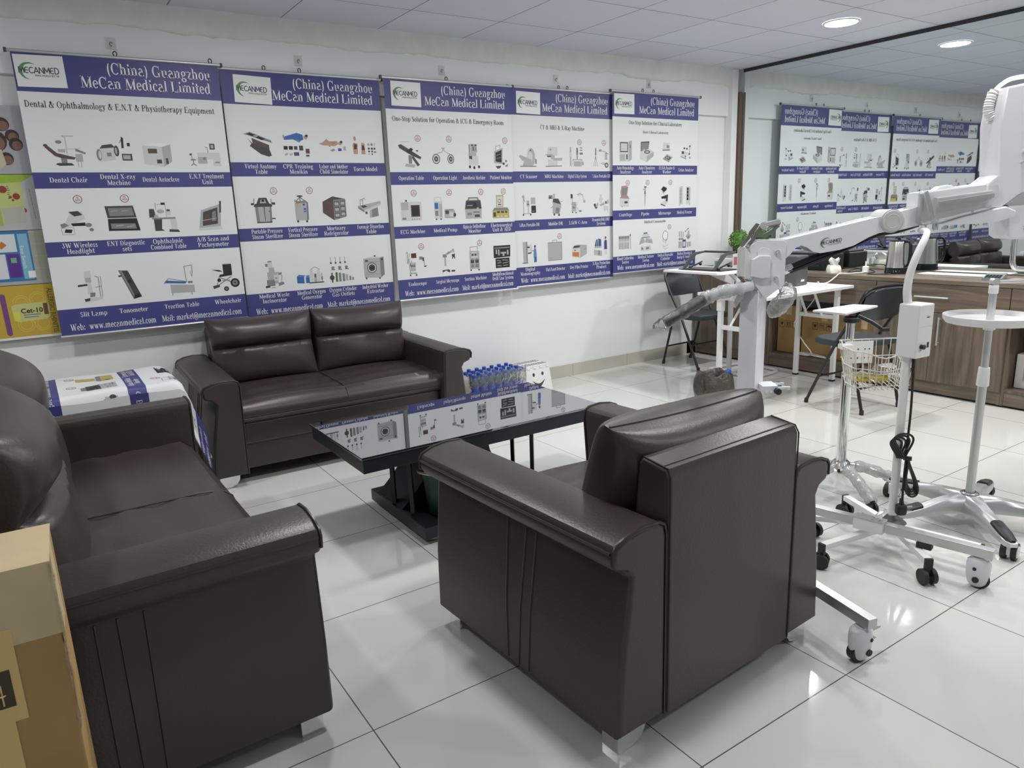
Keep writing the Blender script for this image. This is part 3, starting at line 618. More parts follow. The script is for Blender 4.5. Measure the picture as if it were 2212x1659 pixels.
ICONS = {
'dchair': 'Pn .3 6 1 6.6 3.2 4.4 5.5 3.8 7.8 3.2 7.4 2.6 4.5 2.8 2.5 3.6;Ed .6 6.5 .55 .4;Pd 3 1.6 6.5 1.6 7.2 .9 3.4 .8 2.4 1.2;Rg 4 1.6 1.5 1.3;Ll .22 5.8 4.2 5.8 8.8 5 9.2 8 9.2;Lw .3 5.6 5.6 8.5 5.6 9.4 6;Pg 8 5.8 10.6 4.6 10.4 4.1 8 5;Rl 7.8 2 1.8 2.2;Lg .12 8.2 2 8.2 .4;Lg .12 9 2 9 .4;Eg 4 7.5 .8 .5;Pl 3.5 5.5 5.5 5.6 5.3 4.6 3.6 4.7',
'xray': 'Pw 1 2 5.2 2.6 5.4 6.2 1.2 5.8;Pd 1.2 5.8 5.4 6.2 4.6 7.2 2 6.8;Eg .9 4 .7 1.7;Ew 1.1 4 .4 1.2;Ed 5.7 5.2 .7 1.6;El 5.6 5.2 .3 1;Rg 3 3.6 1.2 1.1;Pk 7.2 6 7.8 6 8 9 7.4 9.4;Lk .15 7.6 9 6.8 7.5;Rk 8.8 6.6 .8 1;Rd 7 2.4 2.8 2;Rl 7.3 2.8 2 1.2',
'autoclave': 'Pw 1 1.4 6.5 .6 6.5 6.6 1 7;Pl 6.5 .6 9 2.2 9 7.4 6.5 6.6;PW 1 7 6.5 6.6 9 7.4 4 7.8;Rn 2.4 4.6 2.6 1.4;Rd 4.6 1.6 1.4 1.2;Rd 7.2 1.4 .7 1.8',
'entunit': 'Rw 3 3 6.8 2;Rl 3 1.6 2.8 2;Rw 7.6 .8 2.4 2.6;Rg 4.6 2.8 .8 .8;Rg 8.2 1.8 1.4 .4;Rd 7 6 1.6 1.8;Rl 7.4 6.4 .8 1;Lg .2 6.4 5 6.2 6.6 5.6 6.8;Pd .6 4.6 1.4 4.8 1.3 4.2 .7 4.1;Lg .2 1.2 4.2 1.3 3;Eg 1.6 2.8 .9 .25;Ld .2 1.6 2.6 1.6 1.6;Ld .2 .8 1 1.6 1.6 2.4 .9',
'headlight': 'Pw 2 4 4 7.5 7 7.6 7.6 5.4 5 4.4 3 3.2;Pd 3.4 7.6 6 7.8 7 6.6 4.8 6.2;Pk 3.6 4.2 7.4 4.4 7.4 3.4 4 3.4;Eg 8.2 3.6 .9 .6;Eg 8.8 2.2 .6 .5;Pg .8 4 2 4.4 3 3.6 1.2 2.8;Lg .1 1 1 4.2 1 4.2 3 1 3 1 1;Pk 1.6 1.6 3.4 1.4 3.8 2.4 2 2.6',
'entset': 'Pd 1 5.4 9 5.4 8.4 9 .6 9;Pg 1.6 6 8.4 6 8 8.4 1.4 8.4;Pk .8 1.6 9.6 1.4 9 5.2 1 5.2;Pg 1.6 2.2 8.6 2 8.4 3.6 1.6 3.8;Ll .2 2 7.4 4 7.6;Ll .2 5 7.4 7 7.6;Ll .3 3 3 5 3.2;Ll .3 6 2.6 8 3',
'optable': 'Rg 1.4 4.6 6.8 .5;Pd 1.8 4.6 4.2 4.6 3.8 1.6 4.6 1 1.8 1;Pd .6 5.2 2.6 5.2 2.2 7.8 .8 7.8;Rl 2 5 1.2 .9;Rw 6.6 1.4 1.8 3.2;Pd 5.8 .6 9 .4 8.6 1.2 6 1.4;Ll .2 5.6 5 5.6 9 4.6 9.4 3.2 9;Rk 4.4 9 1.2 .7;Rw 5.6 5.8 1.4 1.6;Rd 5.8 7 1 .6;Lg .15 2.8 7.6 2.8 9.6;El 4 7 1.1 .6',
'abscan': 'Pl 1.2 1 8 1.6 8.8 9 2.4 7;Pd 2.4 2 7.2 2.6 7.6 7.8 3 6.4;Pn 3 3 5 3.2 4.8 5.8 3.4 5.4;Pg 5.4 3.4 6.8 3.6 7 6.8 5.8 6.4;Ll .2 1.8 3.6 7 4.4;Pd 8 6 8.6 6.2 9 9.8 8.4 9.8;Pw 1 .6 8.6 .8 8 1.8 1.2 1.4',
'slitlamp': 'Pw 4 8 6 8 5.8 10 4.2 10;Pl 4.2 6.6 5.8 6.6 5.8 8 4.2 8;Pw 4.4 3 5.8 3 5.6 6.6 4.6 6.6;Pd 2 5.4 4.6 5.6 4.6 6.2 2 6;Pg 4.8 2 6.2 2.2 6.4 3.4 5 3.4;Lg .18 7.6 1.6 7.8 8 6.8 8.4;Lg .15 8.2 2 8.4 8.2;Pw 3 .4 8 1.2 8.4 2 4 1.8;Pd 3.2 1.6 4.8 1.8 4.6 1 3.4 .8;Lg .15 6.6 5 8.2 5.2',
'tonometer': 'Pd 2.4 9.6 5 9.4 8 1 5.6 .4;Pg 2.6 9.4 3.4 9.4 6.2 .8 5.7 .8;Rd 2.2 7.6 .8 .5;Ek 5 6 .5 .6;Pk 5.8 1.6 7.4 2 7.6 1 5.8 .6',
'traction': 'Pl 2.4 1.2 9.6 1 9.6 3.4 2.4 4;Pb .6 4.6 7 4 7.4 4.6 1.2 5.4;Lg .2 .6 4.4 2 6 7.4 4.6;Lg .2 2.8 1.2 2.7 .4;Lg .2 8.6 1 8.5 .2;Lg .18 7.4 4.4 7.2 9.6 9.6 9.8 9.4 7;Lg .12 8.8 8 9.2 6 9.6 8;Rg 7.8 4 1.4 .7',
'wheelchair': 'Rk 4.6 6 2.8 3.4;Pk 3 5.2 7.4 5.6 7 6.4 3.4 6;Lg .3 3.4 5 7.6 3;Lg .3 7 5.2 3 2.8;Ek 8 3 1.5 1.5;Eg 8 3 .9 .9;Ek 8 3 .3 .3;Ek 5 1.2 .8 .8;Eg 5 1.2 .4 .4;Pd .8 2.4 3 2.8 3 2 1 1.4;Lg .25 3.2 5.4 2.2 2.6;Pd .8 7.8 3.4 7.6 4.4 7 3.2 7;Ek 3 4.2 .6 .6;Lg .25 4 4 6.4 4;Rl 4.9 9.3 2.2 .3',
'anatomy': 'Pd 1.6 6.8 3.2 5 8.6 3.2 9.2 1.2 8.2 .8 5.6 1.6 2.2 4.2 2.8 5;Pl .2 8 2 7.6 9.8 5.2 9.4 6.2 2.6 8.8;Pg .6 8 2.4 8.4 9.4 6 9.4 5.4;Pk 1.4 8.1 2.6 8.5 7.6 6.6 6.4 6.1;El 4.4 7.4 .8 .25;Pn 3.2 5 8.6 3.2 8.6 4.6 3 6.8',
'cpr': 'Pb .8 7.4 3 8 5.6 8.8 7.6 8.2 7.8 6.6 6.2 6 4 6.6 1 6.4;PB 4.6 6.4 6.2 5.6 6.8 6 5.4 6.8;Et 8.6 7.4 .7 .7;Ek 9 7.9 .5 .4;Rk .6 3.2 1.4 1.2;Rk 2.4 3.2 1.4 1.2;Rd 4.2 3.2 1.2 1.2;Rd 6 3 1.4 1.6;Pl .8 1.8 1.8 2.2 2 1.6 1 1.2;Pl 2.4 1.8 3.4 2.2 3.6 1.6 2.6 1.2;Rv 4 1.2 1.8 1.2;Rn 8.2 2 1.4 1.6;Rd 8.2 1 1.2 .6;Rt .6 7 .6 1',
'labor': 'Pt .2 5.4 1.6 5.8 3.2 7 4.2 6.2 7 6.4 7.6 5.4 6 4.6 4 4.8 2 4.8;Et 8.2 5.6 .7 .6;Ek 8.6 6.1 .5 .4;Pp 4.2 3.2 5.6 3.8 6.2 3.2 5 2.8;Rv 7.2 3 1.3 .9;Rl 9.2 3.2 1 1.4;Pp 4.6 6.2 6.4 6.2 6 5.4 5 5.4;Lt .5 3 6.6 4.4 4.4',
'torso': 'Pt 1 2 2.6 2 2.8 5.6 1.4 6 .8 5.4;Et 1.8 7.4 .5 .8;Pr 1.2 3.6 2.4 3.8 2.4 5.4 1.4 5.6;Pt 4 2 5.6 2 5.4 5.8 4.2 6;Pr 4.2 3.4 5.4 3.4 5.2 5 4.4 5.2;El 7 5.4 .5 .5;Eg 8.2 5.4 .4 .5;Ll .3 9.4 6 9.2 4.8;Ed 7 4 .4 .4;Ek 8.2 4 .4 .4;Ed 9.2 4 .4 .4;Ek 7 3 .35 .35;Ed 8.2 3 .35 .35;Eg 9.3 2.8 .5 .35;El 7 2.1 .4 .3;Ed 8.2 2.1 .3 .3',
'portster': 'Pl 2 1 7.2 1 7.4 6 1.8 6;Pg 2 1 3 1 2.8 6 1.8 6;Pd 4.8 1.4 5 1.4 5 6 4.7 6;Pg 6.4 1 7.2 1 7.4 6 6.8 6;Pd 1.4 6 7.8 6 7.4 7 1.8 7;Pd 2.4 7 6.8 7 6 9 3.4 9;Pl 3.6 7.2 5.8 7.2 5.4 8.4 4 8.4;Ek 4.7 8 .5 .4;Rd .6 6.6 1 .7;Rd 7.6 6.6 1.2 .8;Ld .2 1.6 7 1.8 8.8;Ld .2 7.6 7 7.4 8.6;Rd 7.2 1.8 1.2 .4;EB 6.6 4.4 .35 .35;Rd 2 .6 5.2 .4',
'vertster': 'Pl 3 1 7.4 1 7.6 7 3 6.8;Pg 6.8 1 7.6 1.2 7.8 7 7.2 7;Pg 3 6.8 7.8 7 7 7.8 3.8 7.6;Lg .35 3.4 7.4 5 9 7 7.4;Ed 5 9.3 1.1 .3;Ld .3 5 7.6 5 9.3;Ry 3.6 5.8 .9 .9;Ed 6.2 6.4 .35 .35;Rb 6 4.6 .9 .6;Rb 6 3.8 .9 .5;Ed 3.6 .7 .4 .4;Ed 6.8 .6 .4 .4;Pg 3 7.2 3.4 7.4 3.4 8.2 3 8',
'mortuary': 'Pn .6 3.4 4.6 .6 4.8 7.8 .8 7.2;Pg 4.6 .6 9.4 1.8 9.4 8 4.8 7.8;Pd .8 7.2 4.8 7.8 9.4 8 4.6 9;Rd 5 5.6 1.9 1.6;Rl 5.2 5.8 1.5 1.1;Rd 7.3 5.8 1.8 1.6;Rl 7.5 6 1.4 1.1;Rd 5 3.6 1.9 1.6;Rl 5.2 3.8 1.5 1.1;Rd 7.3 3.9 1.8 1.6;Rl 7.5 4.1 1.4 1.1;Rd 5 1.5 1.9 1.7;Rl 5.2 1.8 1.5 1.1;Rd 7.3 2 1.8 1.6;Rl 7.5 2.2 1.4 1.1',
'dissect': 'Pl .6 5.4 9.6 7 9.8 6.2 3 3.8;Pg .6 5.4 3 3.8 3 3 .8 4.4;Pw 3 3.8 9.8 6.2 9.6 5.4 3 3;Pg 5 1 8.6 1.6 8.4 4.8 5 3.6;Pl 5 1 6 1.2 6 4 5 3.6;Pd 1.6 5.4 3.4 5.6 4.4 5 2.6 4.6;Lg .22 1.6 5.6 1.6 7.4 2.2 7.8 2.6 7.2;Lg .22 2.6 5.8 2.6 7.8 3.2 8.2 3.6 7.6;Rd 3.4 2.4 .8 .9',
'incin': 'Pl 3.4 2 7 2 7 6 3.4 6;Pg 3 1.2 5.8 1.2 5.8 3.4 3 3.4;Pl 4 6 6 6 5.9 7.6 4.1 7.6;Pw 3.8 7.6 5.4 7.6 5.4 9.8 3.8 9.8;Eg 4.6 9.7 .8 .25;Pg 3 8 3.8 8 3.8 9 3 9;Rw 5.6 3 1.8 2;Rg 6 3.6 .6 .5;Pd 2.4 .6 4 .8 4 1.4 2.4 1.4;Pg 7 1 9 1.6 8.8 2.4 7 2.2;Lg .2 7 6 8.4 4.6 8 2;Lg .2 4.4 .6 5.8 .6;Pg 7.2 4.8 8.4 5.2 8.4 5.8 7.2 5.6',
'oxygen': 'Pb .2 1.4 2.8 1.2 2.8 3.6 .2 3.8;PB .2 3.8 2.8 3.6 3.4 4 1 4.4;Pb 3.4 1.2 4.8 1.2 4.8 3.2 3.4 3.2;PB 3.4 3.2 4.8 3.2 4.8 4 3.6 4;Rd 4.6 1 5.4 .4;Rw 5.2 1.4 1 4.4;Rw 7.8 1.4 1 4.4;Rl 6.5 1.4 1 3;Lg .15 5.2 5.8 7 6.8 8.8 5.8;Rd 6.7 3 .5 1.2;Lg .2 9.4 1.4 9.4 4.4;Rg 9.1 2 .6 1.2;Lg .12 6.4 2 7.8 2',
'cylinders': 'Lg .16 1.2 7.6 1.2 9.8;Lg .16 3 7.6 3 9.8;Lg .16 4.8 7.6 4.8 9.8;Lg .16 6.6 7.6 6.6 9.8;Ed 1.2 7.7 .35 .35;Ed 3 7.7 .35 .35;Ed 4.8 7.7 .35 .35;Ed 6.6 7.7 .35 .35;Eg 1.8 6 .6 .5;Eg 4.4 6 .6 .5;Eg 7 6 .6 .5;Ld .3 1.2 5.4 2.6 5.2;Ld .3 3.8 5.4 5.2 5.2;Ld .3 6.4 5.4 7.8 5.2;Rd 1 .6 .5 3.6;Ed 1.2 2.4 .9 .9;Rd 2.6 .8 .8 3.4;Re 3 .8 .4 3;Rg 3.8 .8 .9 3.2;Rg 5.2 .8 .9 2.9;Rl 6.4 .9 .9 2.4;Rg 7.8 1 .7 1.6;Rg 8.9 1 .6 1.1',
'washer': 'Pl 1 1.4 7.6 1 7.6 8.4 1 8.4;Pg 7.6 1 9.2 2 9.2 8.8 7.6 8.4;Pw 1 8.4 7.6 8.4 9.2 8.8 3 9;Rd 1.6 7.3 1.2 .6;Rg 1.2 7 6.2 .15;Ed 4.2 4.9 2 2;Ew 4.2 4.9 1.7 1.7;Ed 4.2 4.9 1.3 1.3;Rk 3.4 4.4 1.6 .9;Rg 1.2 2.4 6.2 .12;Rk 8.2 7.4 .6 .7;Rd 1.4 .8 .6 .6;Rd 6.8 .5 .6 .6;Ed 5.6 9.2 .4 .3',
'optab': 'Pd .4 8.6 1.6 9 9.8 4.4 9.4 3.6 6 4.8 .8 7.6;Pk 3.6 6.4 5.6 7.8 6.6 7.2 5 5.6;Pd 6.4 4.8 9 1.6 8 1 5.6 4.4;Pg 4.4 2 5.8 2 5.8 5 4.4 5;Pl 2.6 1 6.6 .6 7.2 1.6 3.2 2;Pd 7.4 6.8 8.6 7 8.4 6.2;Lg .12 1.4 9.8 4.6 9.9',
'oplight': 'Ed 1.6 3.8 1.7 1.9;Ew 1.6 3.8 1.4 1.6;Ed 1.6 3.8 .9 1;El 1.6 3.8 .35 .4;Ed 8 3.8 1.5 1.8;Ew 8 3.8 1.2 1.5;Ed 8 3.8 .8 1;El 8 3.8 .3 .4;Ll .35 2 5.8 4.2 6.4 4.8 7.4 5.8 6.4 7.8 5.6;Pl 4 8 5.6 8 5.4 7.4 4.2 7.4',
'anesth': 'Pw 3 1.6 7.4 1.4 7.4 5 3 5.2;Rl 3 5 3.6 1.4;Rg 3.2 6.4 .6 3;Rl 4 6.4 3 3.2;Rd 5 7 .5 1.6;Rg 6 7 .5 1.6;Rd 4.4 8.8 .8 .6;Rd 6 8.8 .8 .6;Pd 3.2 4 4.6 3.8 4.6 5 3.2 5.2;Rw 4.8 3.6 2.4 .2;Rw 4.8 2.4 2.4 .2;Ek 3.4 .9 .5 .6;Ek 5.4 .6 .5 .6;Ek 7.6 .9 .5 .6',
'monitor': 'Pl 2 2.4 6 2 6.4 8.4 2.2 7;Pk 2.8 3 5.6 2.6 5.8 7.6 2.8 6.4;Ll .12 3.2 5.4 5.4 6;Ll .12 3.2 4.2 5.4 4.6;Lg .2 3 7.4 3 8.8 5 9.4 5 8.2;Pd 2.6 1.2 5.4 1.4 4.8 .4 3.6 .2;Ed 6.6 2.2 .6 .5;Eg 7.8 3.2 .5 .5;Pg 7 1.2 8.8 2.2 8.4 .9',
'ecg': 'Rw .6 1 8.8 7;Rl .8 5 3 2.8;Rn 4.8 2.4 3.8 4.4;Rk 5.2 2.8 3 3.6;Rg 1 1.4 1.6 .8;Rg 5 1.3 .4 .4;Rg 6 1.3 .4 .4;Rg 7 1.3 .4 .4;Rg 8 1.3 .4 .4;Ed 3 8.4 .4 .4',
'pump': 'Rw .6 1.4 3.6 6.6;Lw .4 .8 8 .9 9.4 3.6 9.4 3.8 8;Rb .8 5 1.6 2.4;Rl 2.8 2 1.2 5;Rg .9 2.4 1.4 2;Rl 5 1.4 4.8 3;Rd 5.4 3 1.6 1.3;Rw 7.2 2 1.8 1.6;Ed 9.6 2.6 .6 .8;Rg 5.2 4.4 4 .4;Rd 1 .9 .7 .5;Rd 3 .9 .7 .5',
'defib': 'Pl 1.2 .8 8.6 .8 8.8 4.6 1 4.6;Pd 1 4.6 8.8 4.6 8.4 8 1.6 8;Pk 1.8 5.2 6.6 5.2 6.4 7.2 2 7.2;Pg 2.2 8 7.8 8 7.2 9.2 2.8 9.2;Pw 3 8 7 8 6.6 8.7 3.4 8.7;Rg 2 2.2 2 1;Rd 5.4 1.4 2.4 1;El 7 4.6 .6 .6;Rl 2 5.8 2.6 .3;Rd 4.8 3.2 3 .3;Rb 2.4 6.4 2.8 .2',
'aed': 'Py 2.6 5 6.2 5 6.4 9.8 2.8 9.8;Pw 3 5.4 5.8 5.4 6 9.2 3.2 9.2;Eg 4.4 7.4 .9 .9;Ew 4.4 7.4 .6 .6;Rd 3.6 5.8 1.6 .4;Py .8 .6 9 .6 9 3.6 .8 3.6;Pg .8 3.6 9 3.6 8.2 4.8 1.8 4.8;Rd 3 2.6 1.4 .8;Rd 5 2.6 1.4 .8;Rd 7 2.6 1 .8;Rw 3 1 .9 .5;Rw 4.8 1 .9 .5;Rw 6.6 1 1.4 .5;Rd 1.2 1.2 1.2 1.8',
'endo': 'Rr 3 7 2.2 1.8;Lg .25 1.2 5 1.4 9.4 .8 9;Lg .2 1.6 5 2.2 9;Rl 2.6 4.8 2.2 .5;Rg 2.4 3.4 2.2 1.2;Rl 2.4 2 2.2 1.2;Pl 2 1 5 .8 5 1.4 2 1.6;Ed 2.2 .5 .35 .35;Ed 4.8 .4 .35 .35;Lg .2 2.2 1.2 2 7;Rg 6.4 6.2 1.4 1.2;Rd 7.8 5.6 .7 1.4;Lg .25 8.4 5.6 8.6 3.6 9.6 3.8;Ed 8.8 3.5 .5 .25;Ld .2 3 6 2.2 4',
'smicro': 'Rl 4 3 .8 3.4;Pd 3 1.4 6 1.6 6.6 .6 5.8 .4 4.6 1.2 3 .4;Rg 3.4 6.4 1.8 1.2;Pl 4.8 7 8 8.4 7.8 9.2 4.6 7.8;Pl 7.6 8.6 8.8 8 8.6 9.6 7.8 9.6;Pd 7.4 7.4 9 7.6 8.8 6.2 7.8 6.2;Rd 7.6 5.6 .4 .8;Rd 8.6 5.6 .4 .8;Pd 7 1.2 8.8 1.2 8.6 .5 7 .5;Pg 5 7.4 6 8.6 7 8.2',
'suction': 'Pl 2.6 1 7.2 .8 7.2 8 2.6 8.2;Lg .18 3 8.2 3 9.8 6.4 9.8 6.4 8;Eg 3.8 4.4 1 .6;Eg 6 4.4 1 .6;Rd 3 3.2 1.6 1.2;Rd 5.2 3.2 1.6 1.2;Rg 3 1.4 1.6 1.4;Rg 5.2 1.4 1.6 1.4;Ed 4 6.6 .45 .45;Ed 5.4 6.6 .45 .45;Rw 3.4 5.4 3 .6;Ek 3 .5 .35 .35;Ek 6.8 .4 .35 .35;Rw 3.4 7.2 2.8 .4',
'drill': 'Pk .8 4.6 9 4.8 9.2 9.6 .8 9.6;Rg 1.2 8.4 7.6 .5;Rl 1.8 6.2 .7 1.8;Rl 3 5.6 .7 2.4;Rl 4.2 6.2 2.8 .7;Rl 5.2 5.2 .9 1;Rl 7.4 5.6 .8 2;Pk 1.6 .4 8.6 .4 8.6 4.4 1.6 4.4;Ll .25 2.2 3.6 4.2 3.2;Ll .25 5 3.6 7.8 3.4;Ll .25 2.4 2.4 4.4 2.6;Ll .25 5.2 2.2 8 2.6;Ll .25 2.4 1.4 4.4 1.2;Ll .25 5.4 1.2 7.8 1.4',
'ct': 'Ew 6.4 4.6 2.2 4;El 6.8 4.6 1.8 3.6;Ew 6.2 4.8 1.2 2;Pl .4 5 1 5.6 6.6 3.8 6.6 3 2 3.2;Pl 2 1 6.4 1 6.4 3.2 3 3.4;Rg 8.6 2 .8 2;Pg .8 .8 9.2 .8 9.2 1.2 .8 1.2;Rd 6 7.2 .6 .6',
'mri': 'Pw 1.6 5.6 7.2 5.6 7 9 2 9;Pl .6 6 4.4 6.2 4.4 5.4 .6 5.6;Rg 3 7.6 .8 .6;Pw 2 1 7 1 7 4 2 4;Pl 4.6 4.4 9.8 4.6 9.6 3.4 5 3.4;Pd 1.4 5.4 5 5.4 4.6 4.8 1.6 4.8;Rl 3.6 4 2 1.6;Pg .6 .8 9.4 1 9.4 1.4 .6 1.2',
'dxr': 'Rl 1 1 .8 8;Rw .6 5 1.4 2;Lg .1 1.4 7 1.4 9.4;Pd 4.6 6 5.6 6 5.4 8.8 4.8 9;Rg 4.8 4 .6 3;Rl 2.4 3.6 5.6 .5;Rl 3.2 1 4 2.2;Rg 6.6 8.6 1.4 .4;Rg 6.6 7.6 1.4 .4;Rd 6.6 6 .6 .9;Rd 7.4 6 .7 .9;Lg .2 2.6 3.6 2.6 1.2;Lg .2 7.6 3.6 7.6 1.2;Rl 7.4 1.6 1.4 1.4',
'pdr': 'Pg 1.2 5.8 2 5.8 2 9 1.4 9;Lg .2 1.6 5.6 .4 1;Lg .2 1.6 5.6 1.6 1.2;Lg .2 1.6 5.6 2.8 1;Rl 3.6 7.4 1.6 1;Rd 3.9 7.6 .4 .6;Ll .3 5 7.8 8 7.2 8.4 4;Rl 7 4 1.4 3;Pl 4.6 3 8 2.4 8.2 1.6;Ed 8 1.6 1.1 1.1;Ew 8 1.6 .6 .6;Lg .25 4.6 2.4 8 1.6;Ld .2 7.6 7 9.2 6.4',
'pdr2': 'Lg .3 1.6 9 3 6.4;Lg .25 2.2 8 2.2 1.4;Rl 3.8 4.6 1.4 2.4;Rd 4 5.2 1 .4;Lg .2 2 1.6 5.8 1.6;Lg .25 4.6 4.6 4.6 1.6;Ed 2 1.1 .4 .4;Ed 5.8 1.1 .4 .4;Rl 6 5.4 2.4 2.8;Rk 6.2 1.8 2.4 3;Rg 6.6 2.4 1.4 .3;Pl 1.2 8 2.4 9.6 3 8',
'mdr': 'Pl 3.4 1.2 7.4 .8 8.4 5 3.8 6;Pd 3.6 6 8.2 5 6.8 7.4 4 7.6;Rl 4 7.4 .9 2.2;Pg 1.4 7.4 3.8 7.4 3.6 9 1.6 9;Rd 1.8 7.6 1 .8;Ed 4.4 .8 .5 .5;Ed 7 .5 .5 .5;Pg 5 1.4 7 1.2 7.4 3.4 5.4 3.8;Lg .3 2.6 3.6 3.8 4.2;Lg .25 8 6 9 6.2',
'carm': 'Lw .6 4.8 8.8 6.4 9.2 8 8.4 8.4 6;Lg .25 4.8 9 6.4 9.4 8.2 8.6;Lw .6 4.6 5.6 4.2 3.6 5.4 2;Rl 1.6 1.8 2.4 4;Rd 1 7.4 1.2 1.8;Lg .2 1.8 7.4 2 5.6;Eg 6.4 1.8 .8 .4;Ew 5.6 8.6 .7 .5;Rg 2 3 1.2 1;Ed 2 1.4 .35 .35;Ed 4 1.2 .35 .35;Lg .2 1.2 5 4 4.6;Rl 8.2 5.4 1.2 1.2',
'drf': 'Pd .6 4.4 1.6 5 3 3 2 2.4;Pl 1.8 3.6 3.2 5.6 3.6 4.6 3 3;Rw 4.4 5 1.2 4;Ew 5 6.6 1.2 1;Pl 4 4.2 7 5.4 7.2 4.2 5 3.6;Rl 6.8 2 2.2 1.6;Pw 7 3.4 9.4 3.6 9.4 2 7 1.6;Rd 7.6 4.6 .9 1.2;Rl 8.8 4.6 .8 1.8;Lg .15 7.2 2 7.2 1;Lg .15 9 2 9 1',
'mammo': 'Pl 1.6 .8 3.8 .8 3.8 9.6 1.4 9.6;Pg 3.2 1 3.8 1 3.8 9.6 3.2 9.6;Pw 3.8 5.4 6.4 5.4 6.2 8.4 3.8 8.4;Rd 3.6 7 1.4 .6;Pd 4 5 6 5.2 5.8 4.6 4 4.4;PB 7 2.6 8.6 2.8 8.4 6.4 7.4 6.6 7 5.4;Ed 7.8 7.4 .5 .7;Pt 7.2 6.6 8.2 6.6 8 7.2;Lt .4 7.2 5.8 5.8 5.6;Pb 7.2 .6 8.6 .8 8.6 3 7.2 3;Rd 1 .5 3 .3',
'flat': 'Rl 1 .8 7.8 8;Rg 1 .8 7.8 .25;Lg .15 2 2 4 2;Lg .2 3.6 8.8 3.6 9.6 6 9.6 6 8.8;Rg 8.5 .8 .3 8;Rg 1 8.5 7.8 .2',
'printer': 'Pw 1 1.6 5.6 1 5.6 5.4 1 5.2;Pl 5.6 1 9.6 2.6 9.6 6.6 5.6 5.4;Pl 1 5.2 5.6 5.4 9.6 6.6 4 7;Pd 1.4 5.6 5 5.7 6 6.4 2.4 6.6;Po 1.2 2 5 1.4 5 3.6 1.2 3.8;Rk 2.4 4.3 .8 .4;Rg 8 4.6 .8 .3',
'apron': 'Pd 1 5 2 8.6 2.6 8.6 1.9 5;Pb 2 5 3 9 3.6 9 3 5;Pd 3.2 5 3.8 9 4.4 8.8 4.2 5;Pb 4.3 5 4.4 8.8 5 8.6 5.2 5;El 1.5 5.2 .5 .5;El 2.6 5.2 .5 .5;El 3.8 5.2 .5 .5;El 4.8 5.2 .5 .5;Pl .8 1.8 1.8 1.6 1.8 4 .8 4.2;Pl 2 1.6 3 1.4 3 3.8 2 4;Pg 3.2 1.4 4.2 1.2 4.2 3.6 3.2 3.8;Pl 4.4 1.2 5.4 1 5.4 3.4 4.4 3.6;Et 7.6 9 .5 .6;Ed 7.7 9.4 .5 .4;Pv 6.8 4 8.6 4 8.4 8.2 7 8.2;Rl 6.6 4 .3 3.6;Rw 7.1 1.4 .4 2.6;Rw 8 1.4 .4 2.6',
'hema': 'Pw 1.4 .6 7 .6 7 9.4 1.4 9.4;Pl 7 .6 9 1.6 9 9.8 7 9.4;Rk 1.8 4.8 4.8 4.2;Rw 2.2 5.2 4 3.4;Rl 2.6 6 3 .2;Rd 5.6 1.6 .8 2.2;Rl 1.8 1 3 2.8;Rd 7.8 6.6 .4 1.4',
'chem': 'Pd 1 5.2 6 6.2 6.6 9.8 1.2 9.4;Pg 1.2 5.4 5.8 6.2 6.2 9.2 1.6 9;Pw .6 1.8 5 .4 9.4 3.2 9.4 5.2 5 3.6 .8 5.2;Pl 5 .4 9.4 3.2 9.4 5.2 5 3.2;Pw .8 5.2 5 3.4 9.4 5.2 6 6.4;Ed 5.2 5 1.9 .8;El 5.2 5 1.2 .5;Rw 3 5.4 .5 1;Rd 4.2 5.4 .3 1',
'elisa': 'Pw 2 5.6 7 5.8 6.8 9.4 2.6 9.4;Pg 2 5.6 7 5.8 7 6.4 2 6.2;Rg 4.8 7 1.6 1.2;Pl 2.6 2.4 6.6 .8 9 2.8 5 4.2;Pd 3.4 2.4 6.4 1.4 7.8 2.6 5 3.6;Pg 2.6 2.4 6.6 .8 6.6 .4 2.6 1.8;Rl 4.4 2.2 2 .8;Pp 4.6 2.4 6 2.2 6.2 2.8 4.8 2.9',
'urine': 'Rd 3 6.6 1.1 .8;Rd 4.8 6.4 1.1 .8;Lg .3 7.2 4 7.4 8;Ed 7.4 8 .5 .5;Pw 1 3.4 5 2.2 6 5 2 6;Rd 1.8 4.4 1.6 1.2;Rd 4 2.8 .6 .8;Pg 1 3.4 5 2.2 5 1.8 1 3;Ed 7 4.4 .6 .4;Pl 6.6 2.4 8 2 8.2 3 6.8 3.2',
'centri': 'Pp 2.4 5 6 5.2 6.8 9.4 5.4 10 2.6 9.8 2 7;Pg 3 5.6 5.6 5.8 6 9 3 9;Eg 4.4 7.6 .5 .5;Pw 1.6 .8 7 .4 7.6 4.2 1.6 4.8;Pp 1.8 4.4 7.4 4 6.6 5.4 2.4 5.4;Rd 4.4 2 2 1;Eg 3 .6 .3 .3',
'pip': 'Rl 4.4 5 1 4.2;Rd 4.2 9 1.6 .5;Rg 4.7 1.6 .4 3.6;Rg 4.8 .4 .2 1.4;Rd 3.6 8 .9 .3;Rd 4.6 6 .5 1.4',
'scope': 'Pk 2.4 8 4 9.4 6.4 8.6 6 7.4 4 7;Rd 3.6 6.2 1.6 1;Ew 4.6 6.2 .7 .7;Pk 4.6 5 7.2 5.6 7 4.4 5 3.4;Pk 2.6 4.6 6.4 5.2 5.8 3.8 3 3.6;Pd 5.4 2 7 2.4 7.2 5 6 4.4;Pw 2.4 1.4 5.4 .4 7.6 1.8 5 2.8;Pd 2.4 1.4 5.4 .4 5.4 0 2.4 .8',
